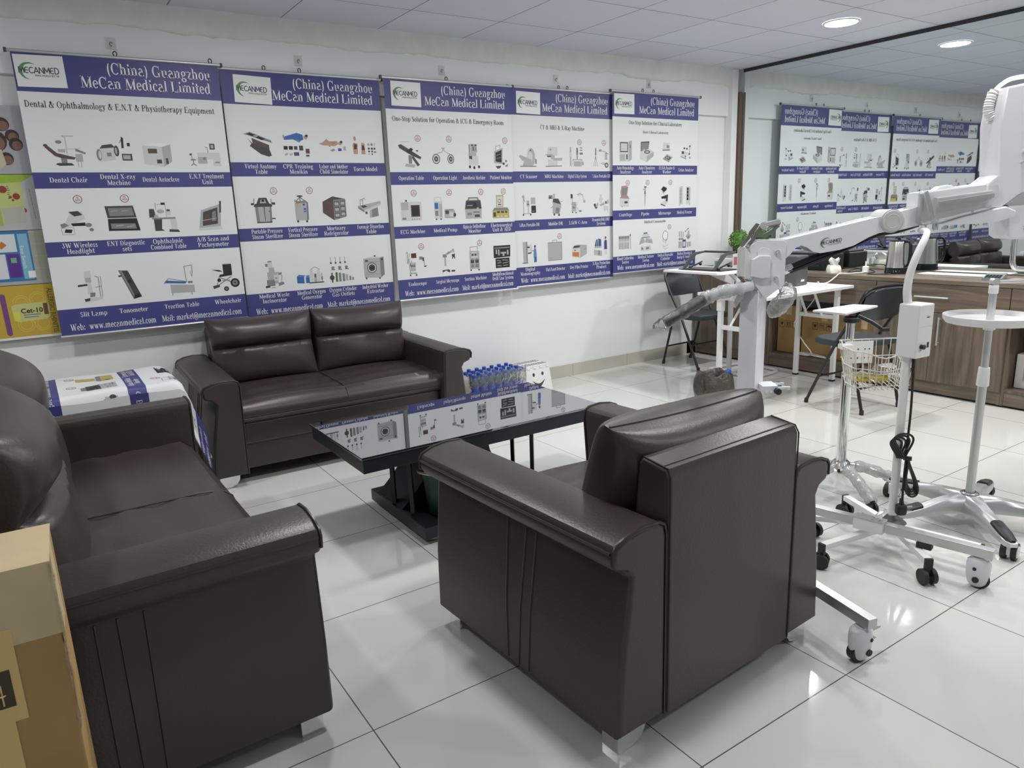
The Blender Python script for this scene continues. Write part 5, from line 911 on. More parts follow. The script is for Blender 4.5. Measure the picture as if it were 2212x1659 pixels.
def small_box(label, loc, s, m, rz, panels):
    T = thing('medicine_box', label, 'box', loc, R(rz), None); b = MB(); b.rbox((-s[0]/2, -s[1]/2, 0), (s[0]/2, s[1]/2, s[2]), .001); b.build('carton_body', m, T)
    b = MB()
    for (u0, u1, z0, z1, pm) in panels: b.use(pm).rbox((-s[0]/2+s[0]*u0, -s[1]/2-.0008, s[2]*z0), (-s[0]/2+s[0]*u1, -s[1]/2-.0002, s[2]*z1))
    b.build('printed_panel', None, T); return T
PB, PR_ = mat('label_light_blue', (.10, .35, .50), .5), mat('label_pink', (.5, .18, .18), .5)
small_box('white box with a light blue label at the corner end of the counter', (5.22, 4.14, .7905), (.24, .12, .115), WHITE2, -70, [(.35, .98, .1, .8, PB), (.05, .25, .2, .8, PR_)])
small_box('plain white box beside the plant pot at the end of the counter', (5.20, 4.38, .7905), (.16, .12, .07), WHITE2, -80, [(.1, .4, .2, .7, PB)])

# ------------------------------------------------------------------ water bottles and step stool
def water_bottle():
    T = thing('water_bottle', 'clear water bottle with blue cap', 'bottle', (0, 0, 0), 0, 'water bottles standing by the wall')
    b = MB(); b.lathe([(0, .001), (.026, .001), (.030, .008), (.030, .03), (.0285, .035), (.030, .04), (.030, .125), (.0285, .13), (.030, .135), (.0295, .15), (.024, .175), (.016, .197), (.0125, .205), (.0125, .212)], n=16); b.build('body', WATER, T, 60)
    b = MB(); b.lathe([(.0305, .058), (.0307, .060), (.0307, .132), (.0305, .134)], n=18)
    lb = b.build('label', BLUE2, T)
    b = MB(); P, w = sans_mesh('Aqua', 1.0, .01); k = .052/w
    def wrap(x, y): a = (x*k-.026)/.031 - PI/2; return (.0313*math.cos(a), .0313*math.sin(a), .078+y*k*1.1)
    for q in P: b.poly([wrap(x, y) for x, y in q])
    b.keep = True; b.build('lettering', ink('W'), lb, 179)
    b = MB(); b.lathe([(.0148, .205), (.0152, .207), (.0152, .224), (.014, .2265), (0, .2268)], n=16); b.build('cap', BLUE, T)
    return T
proto = water_bottle(); n = 0; rr = random.Random(4)
BL_ROW = ['in the front row of the pack', 'in the second row of the pack', 'in the third row of the pack', 'in the back row of the pack, by the wall']
for i in range(4):
    for j in range(7):
        o = proto if n == 0 else copy_tree(proto); n += 1
        up_ = 0.0
        o.location = (2.50 + .0655*j + .003*(i % 2) + rr.uniform(-.002, .002), 4.285 + .0655*i + rr.uniform(-.002, .002), up_); o.rotation_euler = (0, 0, rr.uniform(-.5, .6))
        o['label'] = 'clear water bottle with blue cap ' + BL_ROW[i]
T = thing('plastic_wrap', 'crumpled clear shrink film around the pack of water bottles', 'plastic film', (2.695, 4.38, 0))
b = MB(); rr = random.Random(8); g = []
for z in (.02, .06, .10, .15, .19, .225):
    row = []
    for k in range(48):
        a = 2*PI*k/48; c, s = math.cos(a), math.sin(a)
        row.append((.242*math.copysign(abs(c)**.28, c)*(1+rr.uniform(-.008, .012)), .142*math.copysign(abs(s)**.28, s)*(1+rr.uniform(-.01, .02)), z+.01*math.sin(k*1.7)+(.03*max(0, math.sin(k*.9+1)) if z > .2 else 0)))
    g.append(row)
b.quads(g, cv=True); b.keep = True; b.build('film', film_mat('shrink_film', .01, 0, .08, .5, 30), T, 179)
T = thing('step_stool', 'white folding step stool with a smiling cut-out, beside the water bottles', 'stool', (3.08, 4.43, 0), R(3))
b = MB(); b.rbox((-.115, -.085, .186), (.115, .085, .205), .004)
b.build('top', WHITE2, T)
b = MB()
for i in range(10):
    for j in range(5):
        if j == 2: continue
        b.rbox((-.105+.0215*i, -.074+.031*j, .2052), (-.105+.0215*i+.0125, -.074+.031*j+.02, .2066), .0006)
b.build('grip_pad', mat('grey_grip', (.13, .14, .14), .6), T)
for s in (-1, 1):
    b = MB(); b.prism([(-.128, 0), (.128, 0), (.112, .185), (-.112, .185)], s*.082, s*.090, lambda u, v, t: (u, t+s*.022*(1-v/.19), v), .002); pn = b.build('side_panel', WHITE2, T)
    if s < 0:
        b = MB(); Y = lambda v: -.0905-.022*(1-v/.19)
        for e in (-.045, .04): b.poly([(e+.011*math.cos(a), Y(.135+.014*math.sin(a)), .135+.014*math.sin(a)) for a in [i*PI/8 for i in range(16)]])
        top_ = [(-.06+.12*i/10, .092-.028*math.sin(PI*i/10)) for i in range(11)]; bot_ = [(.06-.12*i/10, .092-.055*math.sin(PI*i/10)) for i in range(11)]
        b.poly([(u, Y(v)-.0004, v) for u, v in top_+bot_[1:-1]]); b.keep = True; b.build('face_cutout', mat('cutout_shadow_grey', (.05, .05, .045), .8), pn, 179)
for e in (-.09, -.03, .03, .09):
    b = MB(); b.tube([(e-.012, -.092, .184), (e+.012, -.092, .184)], .006, 8); b.build('hinge', WHITE2, T)

# ------------------------------------------------------------------ waste bin
T = thing('waste_bin', 'cream waste bin lined with a dark brown bag, behind the armchair', 'bin', (3.30, 2.83, 0)); T.scale = (.8, .8, 1)
b = MB(); b.lathe([(0, .002), (.088, .002), (.092, .01), (.112, .325), (.116, .33), (.110, .33), (.09, .02), (0, .012)], n=40); b.build('bin_body', CREAM, T)
b = MB(); rr = random.Random(6); g = []
prof = [(.136, .205), (.150, .235), (.152, .27), (.145, .31), (.132, .345), (.122, .362), (.108, .35), (.095, .30), (.085, .22), (.05, .17), (.0, .16)]
for k, (r, z) in enumerate(prof):
    g.append([((r*(1+(.055*math.sin(5*a+k*.8)+.04*math.sin(9*a-k)+rr.uniform(-.035, .035))*(1 if r > .02 else 0)))*math.cos(a), r*(1+.05*math.sin(4*a+k)+rr.uniform(-.035, .035))*math.sin(a), z+.010*math.sin(3*a+.4)+(.025*math.sin(a*2+1) if k == 0 else 0)+rr.uniform(-.004, .004)) for a in [2*PI*j/36 for j in range(36)]])
b.quads(g, cv=True); b.tube([(-.15, -.02, .33), (-.165, -.03, .30), (-.158, -.04, .265)], [.012, .014, .008], 7); b.build('liner_bag', BAG, T, 80)
T = thing('plastic_bottle', 'empty bottle with blue cap sticking out of the waste bin', 'bottle', (3.325, 2.80, .3))
b = MB(); b.tube([(-.05, .02, -.04), (-.01, 0, .01), (.02, -.01, .042), (.034, -.016, .056)], [.026, .026, .018, .011], 12); b.build('body', WATER, T)
b = MB(); b.tube([(.033, -.0155, .0555), (.048, -.022, .072)], .0145, 14); b.build('cap', mat('bright_blue_cap', (.01, .10, .55), .35), T)

# ------------------------------------------------------------------ cardboard box in the left foreground
T = thing('cardboard_box', 'tall brown cardboard box with peeling tape in the left foreground', 'box', (-.255, 1.50, 0), R(-2))
b = MB(); rr = random.Random(9)
b.rbox((-.21, -.095, 0), (.21, .095, .775), .006, 2); b.build('carton_body', CARD, T)
b = MB(); b.rbox((-.21, -.0962, .64), (.212, -.0952, .776)); b.rbox((.2102, -.096, .62), (.2112, .02, .776)); b.rbox((-.21, -.096, .7755), (.211, .096, .7765)); b.build('tape', TAPE, T)
b = MB(); b.rbox((-.21, -.0975, .50), (.138, -.0964, .672), .0003); b.rbox((-.21, -.0972, .20), (.118, -.0963, .50), .0003); b.build('cardboard_patch', CARD2, T)
b = MB(); b.use(INK); b.rbox((.03, -.0982, .53), (.125, -.0976, .60))
b.use(CARD2)
for i in range(5): b.prism([(.035+.0*i, .592-.012*i), (.075, .594-.012*i), (.075, .588-.012*i), (.035, .587-.012*i)], -.0986, -.0981, XZ())
for u in (.092, .108): b.lathe([(.006, 0), (0, .0)], (u, -.0985, .555), 8); b.rbox((u-.0012, -.0987, .535), (u+.0012, -.0982, .575))
b.build('printed_emblem', INK, T)
b = MB()
for i in range(11):
    z = .36-.0105*i
    for q in (0, 1, 2): b.poly([(.085+x, -.0982, z-y) for x, y in ((.004*q+.001*(i % 2), .001*((i*q) % 3)), (.004*q+.0028, .0), (.004*q+.003, .0065), (.004*q, .006))])
b.keep = True; b.build('printed_text', INK, T, 179)
b = MB(); b.quads([[(.2085+rr.uniform(-.002, .004), -.0965+rr.uniform(-.003, .001), z), (.2125+rr.uniform(0, .003), -.094, z), (.2118, -.06+rr.uniform(-.01, .01), z)] for z in [.775-.03*i for i in range(12)]]); b.build('torn_film', CLEAR, T, 80)

# ------------------------------------------------------------------ spare banner draped over a carton between the sofas
T = thing('carton', 'carton under the draped banner between the two sofas', 'box', (.16, 3.92, 0)); b = MB(); b.rbox((-.30, -.215, 0), (.31, .215, .60), .01); b.build('carton_body', CARD, T)
T = thing('draped_banner', 'spare medical banner draped over a carton between the two sofas', 'banner', (0, 0, 0))
b = MB(); b.keep = True
B3 = BAN[2]; RB = B3['rows'][2][1]
class Drape(Print):
    def poly(self, m, pts, layer=None):
        if layer is None: self.y -= .000003; layer = self.y
        # refine long edges so that the sheet can bend
        def sub(P):
            out = []
            for (a, c), (d, e) in zip(P, P[1:]+P[:1]):
                k = max(1, int(math.hypot(d-a, e-c)/.04))
                out += [(a+(d-a)*i/k, c+(e-c)*i/k) for i in range(k)]
            return out
        f = self.mb.use(m)
        us = [p[0] for p in pts]; vs = [p[1] for p in pts]
        if (max(us)-min(us) > .1 or max(vs)-min(vs) > .1) and len(pts) == 4:
            n1 = max(1, int(math.hypot(pts[1][0]-pts[0][0], pts[1][1]-pts[0][1])/.02)); n2 = max(1, int(math.hypot(pts[2][0]-pts[1][0], pts[2][1]-pts[1][1])/.02))
            def at(i, j):
                s, t = i/n1, j/n2
                x = (1-s)*(1-t)*pts[0][0]+s*(1-t)*pts[1][0]+s*t*pts[2][0]+(1-s)*t*pts[3][0]; y = (1-s)*(1-t)*pts[0][1]+s*(1-t)*pts[1][1]+s*t*pts[2][1]+(1-s)*t*pts[3][1]
                return self.at3(x, y, layer)
            f.quads([[at(i, j) for j in range(n2+1)] for i in range(n1+1)])
        else:
            try: f.poly([self.at3(x, y, layer) for x, y in pts])
            except ValueError: pass
    def at3(self, u, v, l):
        # u: across the banner (0 near, .966 far); v: down the banner, its foot hanging over the right end
        l = -l + .002
        s = (RB - v); edge = .30
        wy = .004*math.sin(s*17+u*9)
        yfar = 4.16; du = BW-u                     # distance from the far edge
        if du < .47: y, dz = yfar-du, 0.0
        else: y, dz = yfar-.47-.06*min(1, (du-.47)/.2)+(.012 if du > .69 else 0), -(du-.47) if du < .69 else -.22+(du-.69)*.7
        ny, nz = (0, 1) if du < .47 else (-.98, .2)
        if s > edge: x, z = .485-(s-edge), .605+wy
        elif s > edge-.06: a = (edge-s)/.06*PI/2*.75; x, z = .485+.05*math.sin(a), .605-.035*(1-math.cos(a))
        else: q = edge-.06-s; x, z = .531+.30*q, .583-.93*q; ny, nz = ny*.5, nz*.3
        if s <= edge and dz < 0: y += (0.0)
        return (x + (l if s <= edge else 0), y+ny*l, z+dz+nz*l)
pr = Drape(b, None, None); banner_art(pr, B3); b.build('sheet', None, T, 179)
e0, e1 = pr.at3(BW, RB, 0), pr.at3(.35, RB, 0)
b = MB(); b.tube([(e0[0], e0[1]+.02, e0[2]), (e1[0], e1[1], e1[2])], .008, 10); b.build('bottom_rail', ALU, T)

# ------------------------------------------------------------------ surgical microscope on its stand
AZ = math.atan2(-.549, .836)
T = thing('surgical_microscope', 'white surgical microscope arm on a square column behind the armchair', 'microscope', (2.39, 1.85, 0), AZ)
MW = Matrix.Translation((2.39, 1.85, 0)) @ Matrix.Rotation(AZ, 4, 'Z')
def loc_(p): return MW.inverted() @ Vector(p)
Z45 = Matrix.Rotation(R(45), 4, 'Z')
b = MB(); b.box((-.012, 0, .535), (.078, .078, .93), .006, 2, Z45); b.build('column', WHITE, T)
def rail(par, p, q, w, h, m, name):
    p, q = loc_(p), loc_(q); d = (q-p); l = d.length; an = math.atan2(d.y, d.x)
    b = MB(); b.box((p+q)/2, (l, w, h), .003, 2, Matrix.Rotation(an, 4, 'Z')); return b.build(name, m, par), an
def big_caster(par, c, ang, brake):
    # white shrouded caster: dome body, wheel showing below, side hub, brake pedal; c is the floor point in world space
    c = loc_(c); Q = Matrix.Translation(c) @ Matrix.Rotation(ang, 4, 'Z')
    b = MB(); b.cyl(Q @ Vector((0, 0, .104)), Q @ Vector((0, 0, .128)), .008); cs = b.build('caster', CHROME, par)
    b = MB(); n = 22; g = []
    for z, r in ((.108, .018), (.107, .026), (.100, .032), (.085, .034), (.060, .0335), (.035, .031), (.016, .026), (.006, .018)):
        g.append([Q @ Vector((r*1.12*math.cos(a)-.004, r*.86*math.sin(a), z)) for a in [2*PI*j/n for j in range(n)]])
    b.quads(g, cv=True); b.poly(g[0]); b.tube([Q @ Vector((0, 0, .104)), Q @ Vector((0, 0, .112))], .02, 16); b.build('housing', WHITE, cs, 60)
    b = MB(); b.cyl(Q @ Vector((-.010, -.013, .031)), Q @ Vector((-.010, .013, .031)), .031, n=24); b.build('wheel', RUBBER, cs)
    b = MB()
    for s in (-1, 1):
        b.cyl(Q @ Vector((.004, s*.024, .036)), Q @ Vector((.004, s*.0305, .036)), .0105, n=14); b.cyl(Q @ Vector((.010, s*.024, .076)), Q @ Vector((.010, s*.0292, .076)), .006, n=12)
    b.build('hub', RUBBER, cs)
    if brake:
        b = MB(); b.prism([(.02, .092), (.055, .098), (.06, .104), (.03, .108), (.018, .102)], -.014, .014, lambda u, v, t: Q @ Vector((u, t, v)), .002); b.prism([(.03, .078), (.052, .062), (.046, .058), (.026, .07)], -.006, .006, lambda u, v, t: Q @ Vector((u, t, v))); b.build('brake_pedal', GREYW, cs)
BZ = .135
rail(T, (1.868, .995, BZ), (2.075, 1.85, BZ), .034, .034, ALU, 'base_beam'); big_caster(T, (1.875, 1.03, 0), R(20), True)
o, an = rail(T, (2.585, .985, BZ), (2.375, 1.97, BZ), .034, .034, ALU, 'base_beam'); big_caster(T, (2.578, 1.03, 0), R(150), False)
rail(T, (2.05, 1.83, BZ), (2.42, 1.85, BZ), .05, .03, ALU, 'cross_beam')
for p in ((2.10, 2.02, 0), (2.36, 2.05, 0)):
    q = loc_(p); b = MB(); b.cyl(q+Vector((-.012, 0, .03)), q+Vector((.012, 0, .03)), .03); b.box(q+Vector((0, 0, .075)), (.04, .03, .09), .004); b.build('rear_foot', RUBBER, T)
rail(T, (2.10, 2.04, BZ), (2.075, 1.83, BZ), .034, .034, ALU, 'base_beam'); rail(T, (2.36, 2.07, BZ), (2.385, 1.9, BZ), .034, .034, ALU, 'base_beam')
q = loc_((2.493, 1.375, BZ)); b = MB(); b.box(q+Vector((0, 0, .0)), (.105, .046, .046), .002, 2, Matrix.Rotation(an, 4, 'Z')); cl = b.build('clamp_block', WHITE2, T)
b = MB(); b.box(q+Vector((0, 0, .024)), (.11, .05, .004), .001, 2, Matrix.Rotation(an, 4, 'Z'))
for i in (-.035, -.01):
    for j in (-.014, .014): v = q+Matrix.Rotation(an, 4, 'Z') @ Vector((i, j, .026)); b.cyl(v, v+Vector((0, 0, .002)), .005, n=10)
b.build('cover_plate', ALU, cl)
b = MB(); k = q+Matrix.Rotation(an, 4, 'Z') @ Vector((-.035, 0, .026)); b.cyl(k, k+Vector((0, 0, .022)), .008); b.tube([k+Vector((-.022, -.008, .018)), k+Vector((0, 0, .026)), k+Vector((.024, .006, .034))], [.006, .009, .006], 8); b.build('wing_screw', CHROME, cl)
q = loc_((2.575, 1.16, .0)); b = MB(); b.box(loc_((2.535, 1.19, .1075)), (.05, .03, .022), .002, 2, Matrix.Rotation(an, 4, 'Z')); b.build('buffer', RUBBER, T)
def plate(pts, a, c, m, name, par=T, bev=.0015, sharp=35):
    b = MB(); b.prism(pts, a, c, XZ(), bev); return b.build(name, m, par, sharp)
PL = [(-.066, 1.155), (-.054, 1.168), (-.024, 1.187), (.02, 1.190), (.079, 1.187), (.089, 1.175), (.089, 1.018), (.016, .964), (-.044, 1.045), (-.066, 1.045)]
plate(PL, -.052, -.046, WHITE, 'side_plate'); plate(PL, .046, .052, WHITE, 'side_plate')
b = MB(); b.rbox((-.062, -.046, 1.05), (-.03, .046, 1.165), .003); b.rbox((-.03, -.046, 1.0), (.06, .046, 1.03), .003); b.rbox((.03, -.046, 1.03), (.062, .046, 1.085), .002); b.build('bracket_core', GREYW, T)
b = MB(); b.prism([(-.045, 1.12), (-.045, 1.055), (-.008, 1.046), (.022, 1.05), (.022, 1.132), (-.02, 1.134)], -.078, -.052, XZ(), .004); b.prism([(-.02, 1.13), (-.022, 1.150), (-.006, 1.162), (.014, 1.160), (.026, 1.148), (.024, 1.05)], -.056, -.052, XZ(), .001); b.build('cable_cover', WHITE, T)
for s, z, r in ((.054, 1.142, .010), (.051, 1.043, .009), (-.05, 1.045, .004), (-.03, 1.018, .005), (-.062, 1.172, .006)):
    b = MB(); b.tube([(s, -.053, z), (s, -.062, z)], r, 12); b.tube([(s, -.062, z), (s, -.072, z)], [r*.75, r*.5], 12); b.build('pivot_bolt', CHROME, T)
LK = [(.032, 1.186), (.06, 1.192), (.092, 1.190), (.451, 1.264), (.606, 1.297), (.612, 1.226), (.527, 1.208), (.455, 1.203), (.41, 1.186), (.352, 1.156), (.300, 1.142), (.225, 1.132), (.195, 1.140), (.173, 1.156), (.150, 1.164), (.130, 1.156), (.110, 1.132), (.088, 1.113), (.072, 1.107), (.055, 1.108), (.038, 1.122), (.030, 1.15)]
plate(LK, -.042, -.037, WHITE, 'arm_plate'); plate(LK, .037, .042, WHITE, 'arm_plate')
b = MB(); b.prism([(.05, 1.186), (.092, 1.186), (.451, 1.260), (.606, 1.292), (.606, 1.284), (.451, 1.252), (.092, 1.178), (.05, 1.176)], -.037, .037, XZ()); b.build('arm_top', WHITE, T)
b = MB(); b.tube([(.49, -.050, 1.244), (.49, .050, 1.244)], .044, 32); b.tube([(.49, -.0505, 1.244), (.49, -.054, 1.244)], [.040, .038], 32); b.build('arm_joint', GREYW, T)
b = MB(); b.lathe([(.024, 0), (.0255, .0008), (.027, 0)], n=28); b.build('joint_ring', GREYW, T, loc=(.49, -.0545, 1.244)).rotation_euler = (R(90), 0, 0)
b = MB(); b.tube([(.075, 0, 1.056), (.135, 0, 1.078)], .0165, 16); b.build('spring_end', CHROME, T)
b = MB(); b.tube([(.13, 0, 1.076), (.40, 0, 1.175)], .0165, 16); b.build('gas_spring', BLACKG, T)
b = MB()
for y in (-.02, .0, .02): b.tube(smooth_path([(.12, y, 1.060), (.25, y*1.1, 1.108), (.36, y, 1.150), (.45, y, 1.188), (.53, y, 1.20), (.61, y, 1.222)], 4), .0045, 6)
b.build('arm_cable', BLACKM, T)
b = MB(); b.keep = True; pr = Print(b, lambda u, v: u*math.cos(.12)+.220+v*math.sin(.12)*.0, lambda u, v: 1.188-v+u*math.sin(.135), -.0426); logo(pr, 0, .02, .095, LTXT, LGRN, LTXT); b.build('logo_print', None, T, 179)
# second arm: film-wrapped control box, rising neck and the big head plate
b = MB(); b.prism([(.585, 1.345), (.654, 1.353), (.835, 1.371), (.871, 1.399), (.866, 1.330), (.842, 1.279), (.647, 1.238), (.613, 1.229), (.590, 1.24)], -.046, .046, XZ(), .008, 3); b.prism([(.66, 1.352), (.68, 1.366), (.72, 1.371), (.735, 1.360)], -.02, .02, XZ(), .002); b.build('second_arm', WHITE, T)
b = MB(); b.prism([(.640, 1.325), (.850, 1.345), (.856, 1.315), (.80, 1.287), (.640, 1.262)], -.072, -.046, XZ(), .006, 3); b.prism([(.645, 1.31), (.853, 1.335), (.853, 1.318), (.645, 1.288)], -.078, -.072, XZ(), .002); b.build('control_box', GREYW, T)
b = MB(); b.prism([(.590, 1.350), (.66, 1.360), (.858, 1.362), (.866, 1.33), (.83, 1.275), (.645, 1.232), (.600, 1.225), (.582, 1.24)], -.082, -.081, XZ()); b.prism([(.582, 1.235), (.60, 1.224), (.64, 1.230), (.62, 1.30), (.60, 1.352), (.582, 1.345)], -.081, -.046, XZ(), .003)
b.build('film_wrap', film_mat('box_film', .20, .05, .1, .35, 22), T, 80)
b = MB(); b.prism([(.866, 1.709), (.971, 1.727), (1.10, 1.74), (1.13, 1.74), (1.13, 1.395), (1.015, 1.350), (.960, 1.325), (.896, 1.279), (.831, 1.279), (.835, 1.369), (.871, 1.397), (.853, 1.58)], -.060, .060, XZ(), .008, 3); b.build('head_plate', WHITE, T)
b = MB(); b.prism([(.93, 1.29), (1.0, 1.342), (1.10, 1.385), (1.13, 1.39), (1.13, 1.30), (.95, 1.28)], -.03, .058, XZ(), .002); b.build('under_cover', GREYW, T)
b = MB()
for s, z, r in ((.955, 1.62, .004), (.955, 1.477, .006), (.972, 1.478, .006), (.953, 1.443, .0045)):
    b.tube([(s, -.060, z), (s, -.068, z)], r, 10)
b.tube([(.96, -.066, 1.477), (1.08, -.066, 1.48)], .0065, 8); b.build('head_screw', CHROME, T)
b = MB(); g = []
path = smooth_path([(.862, .0, 1.60), (.845, 0, 1.63), (.846, 0, 1.665), (.862, 0, 1.705), (.885, 0, 1.728), (.92, 0, 1.745), (.985, 0, 1.752), (1.08, 0, 1.75)], 12)
b.tube(path, [(.018 if i < 36 else .008)+(.0025*math.sin(i*2.4) if i < 36 else 0) for i in range(len(path))], 12); b.build('corrugated_hose', WHITE2, T, 80)
b = MB(); b.prism([(.657, 1.226), (.736, 1.251), (.841, 1.272), (.905, 1.283), (.944, 1.266), (.942, 1.245), (.882, 1.228), (.80, 1.222), (.756, 1.222), (.70, 1.221)], -.075, -.035, XZ(), .006, 3); b.build('brake_lever', WHITE, T)
b = MB(); b.prism([(.930, 1.283), (1.15, 1.292), (1.165, 1.175), (1.15, 1.155), (.96, 1.158), (.940, 1.172)], -.05, .07, XZ(), .008, 3); hb = b.build('microscope_head', WHITE, T)
b = MB()
for e in (-.004, .004): b.rbox((1.006+e-.0011, -.0515, 1.188), (1.006+e+.0011, -.0508, 1.212)); b.rbox((.996, -.0515, 1.200+e*1.1-.0011), (1.016, -.0508, 1.200+e*1.1+.0011))
b.build('head_mark', BLACKM, hb)
b = MB(); b.tube(smooth_path([(1.002, 0, 1.16), (1.004, 0, 1.08), (1.010, 0, 1.052), (1.03, 0, 1.040), (1.10, 0, 1.036), (1.16, 0, 1.034)], 5), .0105, 12); b.build('tube_handle', CHROME, T)
# folding handle with roller on top of the bracket
b = MB()
for y in (-.054, .012):
    b.prism([(-.070, 1.168), (-.058, 1.162), (-.030, 1.196), (-.026, 1.206), (-.002, 1.236), (.006, 1.250), (-.008, 1.254), (-.034, 1.222), (-.040, 1.205)], y, y+.006, XZ(), .001)
b.prism([(-.026, 1.200), (.026, 1.197), (.05, 1.208), (.085, 1.238), (.078, 1.246), (.04, 1.220), (.02, 1.210), (-.024, 1.209)], .012, .018, XZ(), .001)
b.build('folding_handle', mat('worn_steel', (.24, .235, .225), .38, .8), T)
b = MB(); b.tube([(-.006, -.062, 1.245), (.088, .05, 1.252)], .0135, 16); b.build('handle_roller', CHROME, T)
# white support arm with black grip in clear film
b = MB(); b.tube(smooth_path([(-.036, -.05, 1.020), (-.09, -.055, 1.008), (-.16, -.06, .998), (-.225, -.065, .975)], 5), .019, 16); b.build('grip_arm', WHITE, T)
b = MB(); b.tube([(-.222, -.065, .976), (-.245, -.067, .962), (-.379, -.075, .887)], [.0185, .0215, .0205], 16); b.build('grip', RUBBER, T)
b = MB(); rr = random.Random(12); P = smooth_path([(-.075, -.054, 1.010), (-.12, -.057, 1.004), (-.17, -.06, .996), (-.23, -.066, .972)], 6)
b.tube(P, [.024+rr.uniform(-.003, .006) for _ in P], 14, caps=False); b.build('arm_bubble_wrap', BUBBLE, T, 80)
b = MB(); P = smooth_path([(-.20, -.063, .986), (-.26, -.068, .955), (-.34, -.073, .910), (-.395, -.076, .880), (-.402, -.077, .868)], 6)
b.tube(P, [.0245+rr.uniform(-.001, .003) for _ in P[:-2]]+[.014, .003], 14, caps=False); b.build('grip_film', CLEAR, T, 80)
plate([(-.075, 1.03), (-.06, .975), (-.09, .93), (-.098, .955), (-.08, 1.0)], -.03, .03, GREYW, 'grip_bracket')
# small white clamp with black knobs on the column
b = MB(); b.rbox((.012, -.075, .600), (.075, .0, .622), .003); b.rbox((.075, -.075, .603), (.125, -.066, .614), .001); b.rbox((.075, -.008, .603), (.125, .0, .614), .001); b.rbox((.012, -.078, .585), (.07, -.073, .62), .002); cp = b.build('column_clamp', WHITE, T)
b = MB(); b.tube([(.115, -.08, .607), (.115, .008, .607)], .006, 10); b.build('clamp_bar', CHROME, cp)
for y0, y1 in ((-.078, -.098), (.006, .026)):
    b = MB(); b.tube([(.115 if y0 > 0 else .07, y0, .6), (.115 if y0 > 0 else .07, y1, .6)], .0125, 14); b.build('knob', RUBBER, cp)
b = MB()
for s in (.025, .045): b.tube([(s, -.078, .597), (s, -.084, .597)], .005, 10)
b.build('clamp_bolt', CHROME, cp)
TB = thing('plastic_bag', 'clear plastic bag hanging under the microscope bracket', 'plastic bag', (2.39, 1.85, 0), AZ)
b = MB(); rr = random.Random(15); P = smooth_path([(.095, 0, 1.01), (.125, 0, .985), (.115, 0, .955), (.085, 0, .922), (.062, 0, .905), (.05, 0, .900)], 6)
b.tube(P, [.006+.030*math.sin(PI*min(1, (i+2)/(len(P)+2)))**.6+rr.uniform(-.003, .003) for i in range(len(P))], 14); b.build('bag_film', film_mat('thin_bag_film', .12, .08, .1, 1.0, 60), TB, 80)

# ------------------------------------------------------------------ examination lamp on a white five-leg stand
ex, ey = 2.655, 1.378
T = thing('examination_lamp', 'white examination lamp stand with control box and gooseneck, plug cord coiled on its pole', 'lamp', (ex, ey, 0))
A_ = Matrix.Rotation(AZ, 4, 'Z')
def E_(s, y, z): return A_ @ Vector((s, y, z))
b = MB(); b.tube([(0, 0, .10), (0, 0, .78)], .0155, 18); b.build('pole', WHITE2, T)
b = MB(); b.lathe([(.045, .088), (.05, .095), (.03, .112), (.018, .128), (.016, .13)], n=24, sx=1.25); b.build('hub_cover', DGREY, T)
for n, (tx, ty) in enumerate(((2.285, 1.430), (2.467, 1.140), (2.715, 1.080), (2.49, 1.60), (2.77, 1.64))):
    d = Vector((tx-ex, ty-ey, 0)); l = d.length; an = math.atan2(d.y, d.x); Q = Matrix.Rotation(an, 4, 'Z')
    b = MB(); b.box(Q @ Vector((l/2, 0, .085)), (l, .028, .022), .002, 2, Q); lg = b.build('leg', WHITE2, T)
    b = MB(); b.box(Q @ Vector((l+.003, 0, .076)), (.012, .028, .042), .002, 2, Q); b.build('end_cap', RUBBER, lg)
    cs = MB(); cd = an+.6+n*1.1; V = Vector((math.cos(cd), math.sin(cd), 0)); c0 = Q @ Vector((l+.002, 0, .029))
    for s in (-1, 1): cs.cyl(c0+V*(s*.009), c0+V*(s*.024), .028, n=20)
    cs.tube([c0+Vector((0, 0, .0)), c0+Vector((0, 0, .034))], .010, 8); cs.build('caster', RUBBER, lg)
b = MB(); b.prism([(-.045, .748), (.072, .768), (.074, .955), (-.043, .955)], -.028, .028, lambda u, v, t: E_(u*.95+.012, t*.9, v) if 0 else E_(u, t, v)); bm_ = b
b.bm.free(); b = MB(); Rb = Matrix.Rotation(AZ+R(28), 4, 'Z'); cb = E_(.014, -.012, .858)
b.box(cb, (.088, .080, .196), .006, 3, Rb); bx = b.build('control_box', WHITE2, T)
def F_(x, z, d=0): return cb + Rb @ Vector((x, -.0402-d, z))
b = MB(); b.cyl(F_(-.018, -.055), F_(-.018, -.055, .014), .0085, n=16); b.build('dimmer_knob', BLACKM, bx)
b = MB(); b.poly([F_(x, z, .0006) for x, z in ((.016, -.062), (.028, -.062), (.028, -.042), (.016, -.042))]); b.keep = True; b.build('power_switch', BLACKM, bx, 179)
b = MB(); 
for i in range(4): b.poly([F_(.002+.0042*i+x, .048+z, .0006) for x, z in ((0, 0), (.0018, 0), (.0034, .0015), (.0034, .0042), (.0008, .0044))])
for i in range(8): a, c = R(40+14*i), R(40+14*(i+1)); b.poly([F_(.008+r*math.cos(t), .0505+r*.8*math.sin(t), .0006) for r, t in ((.0075, a), (.0075, c), (.0068, c), (.0068, a))])
for z in (-.050, -.0535): b.poly([F_(x, zz, .0006) for x, zz in ((0, z), (.009, z), (.009, z+.0012), (0, z+.0012))])
b.poly([F_(x, zz, .0006) for x, zz in ((-.024, -.069), (-.012, -.069), (-.012, -.0675), (-.024, -.0675))]); b.keep = True; b.build('box_lettering', INK, bx, 179)
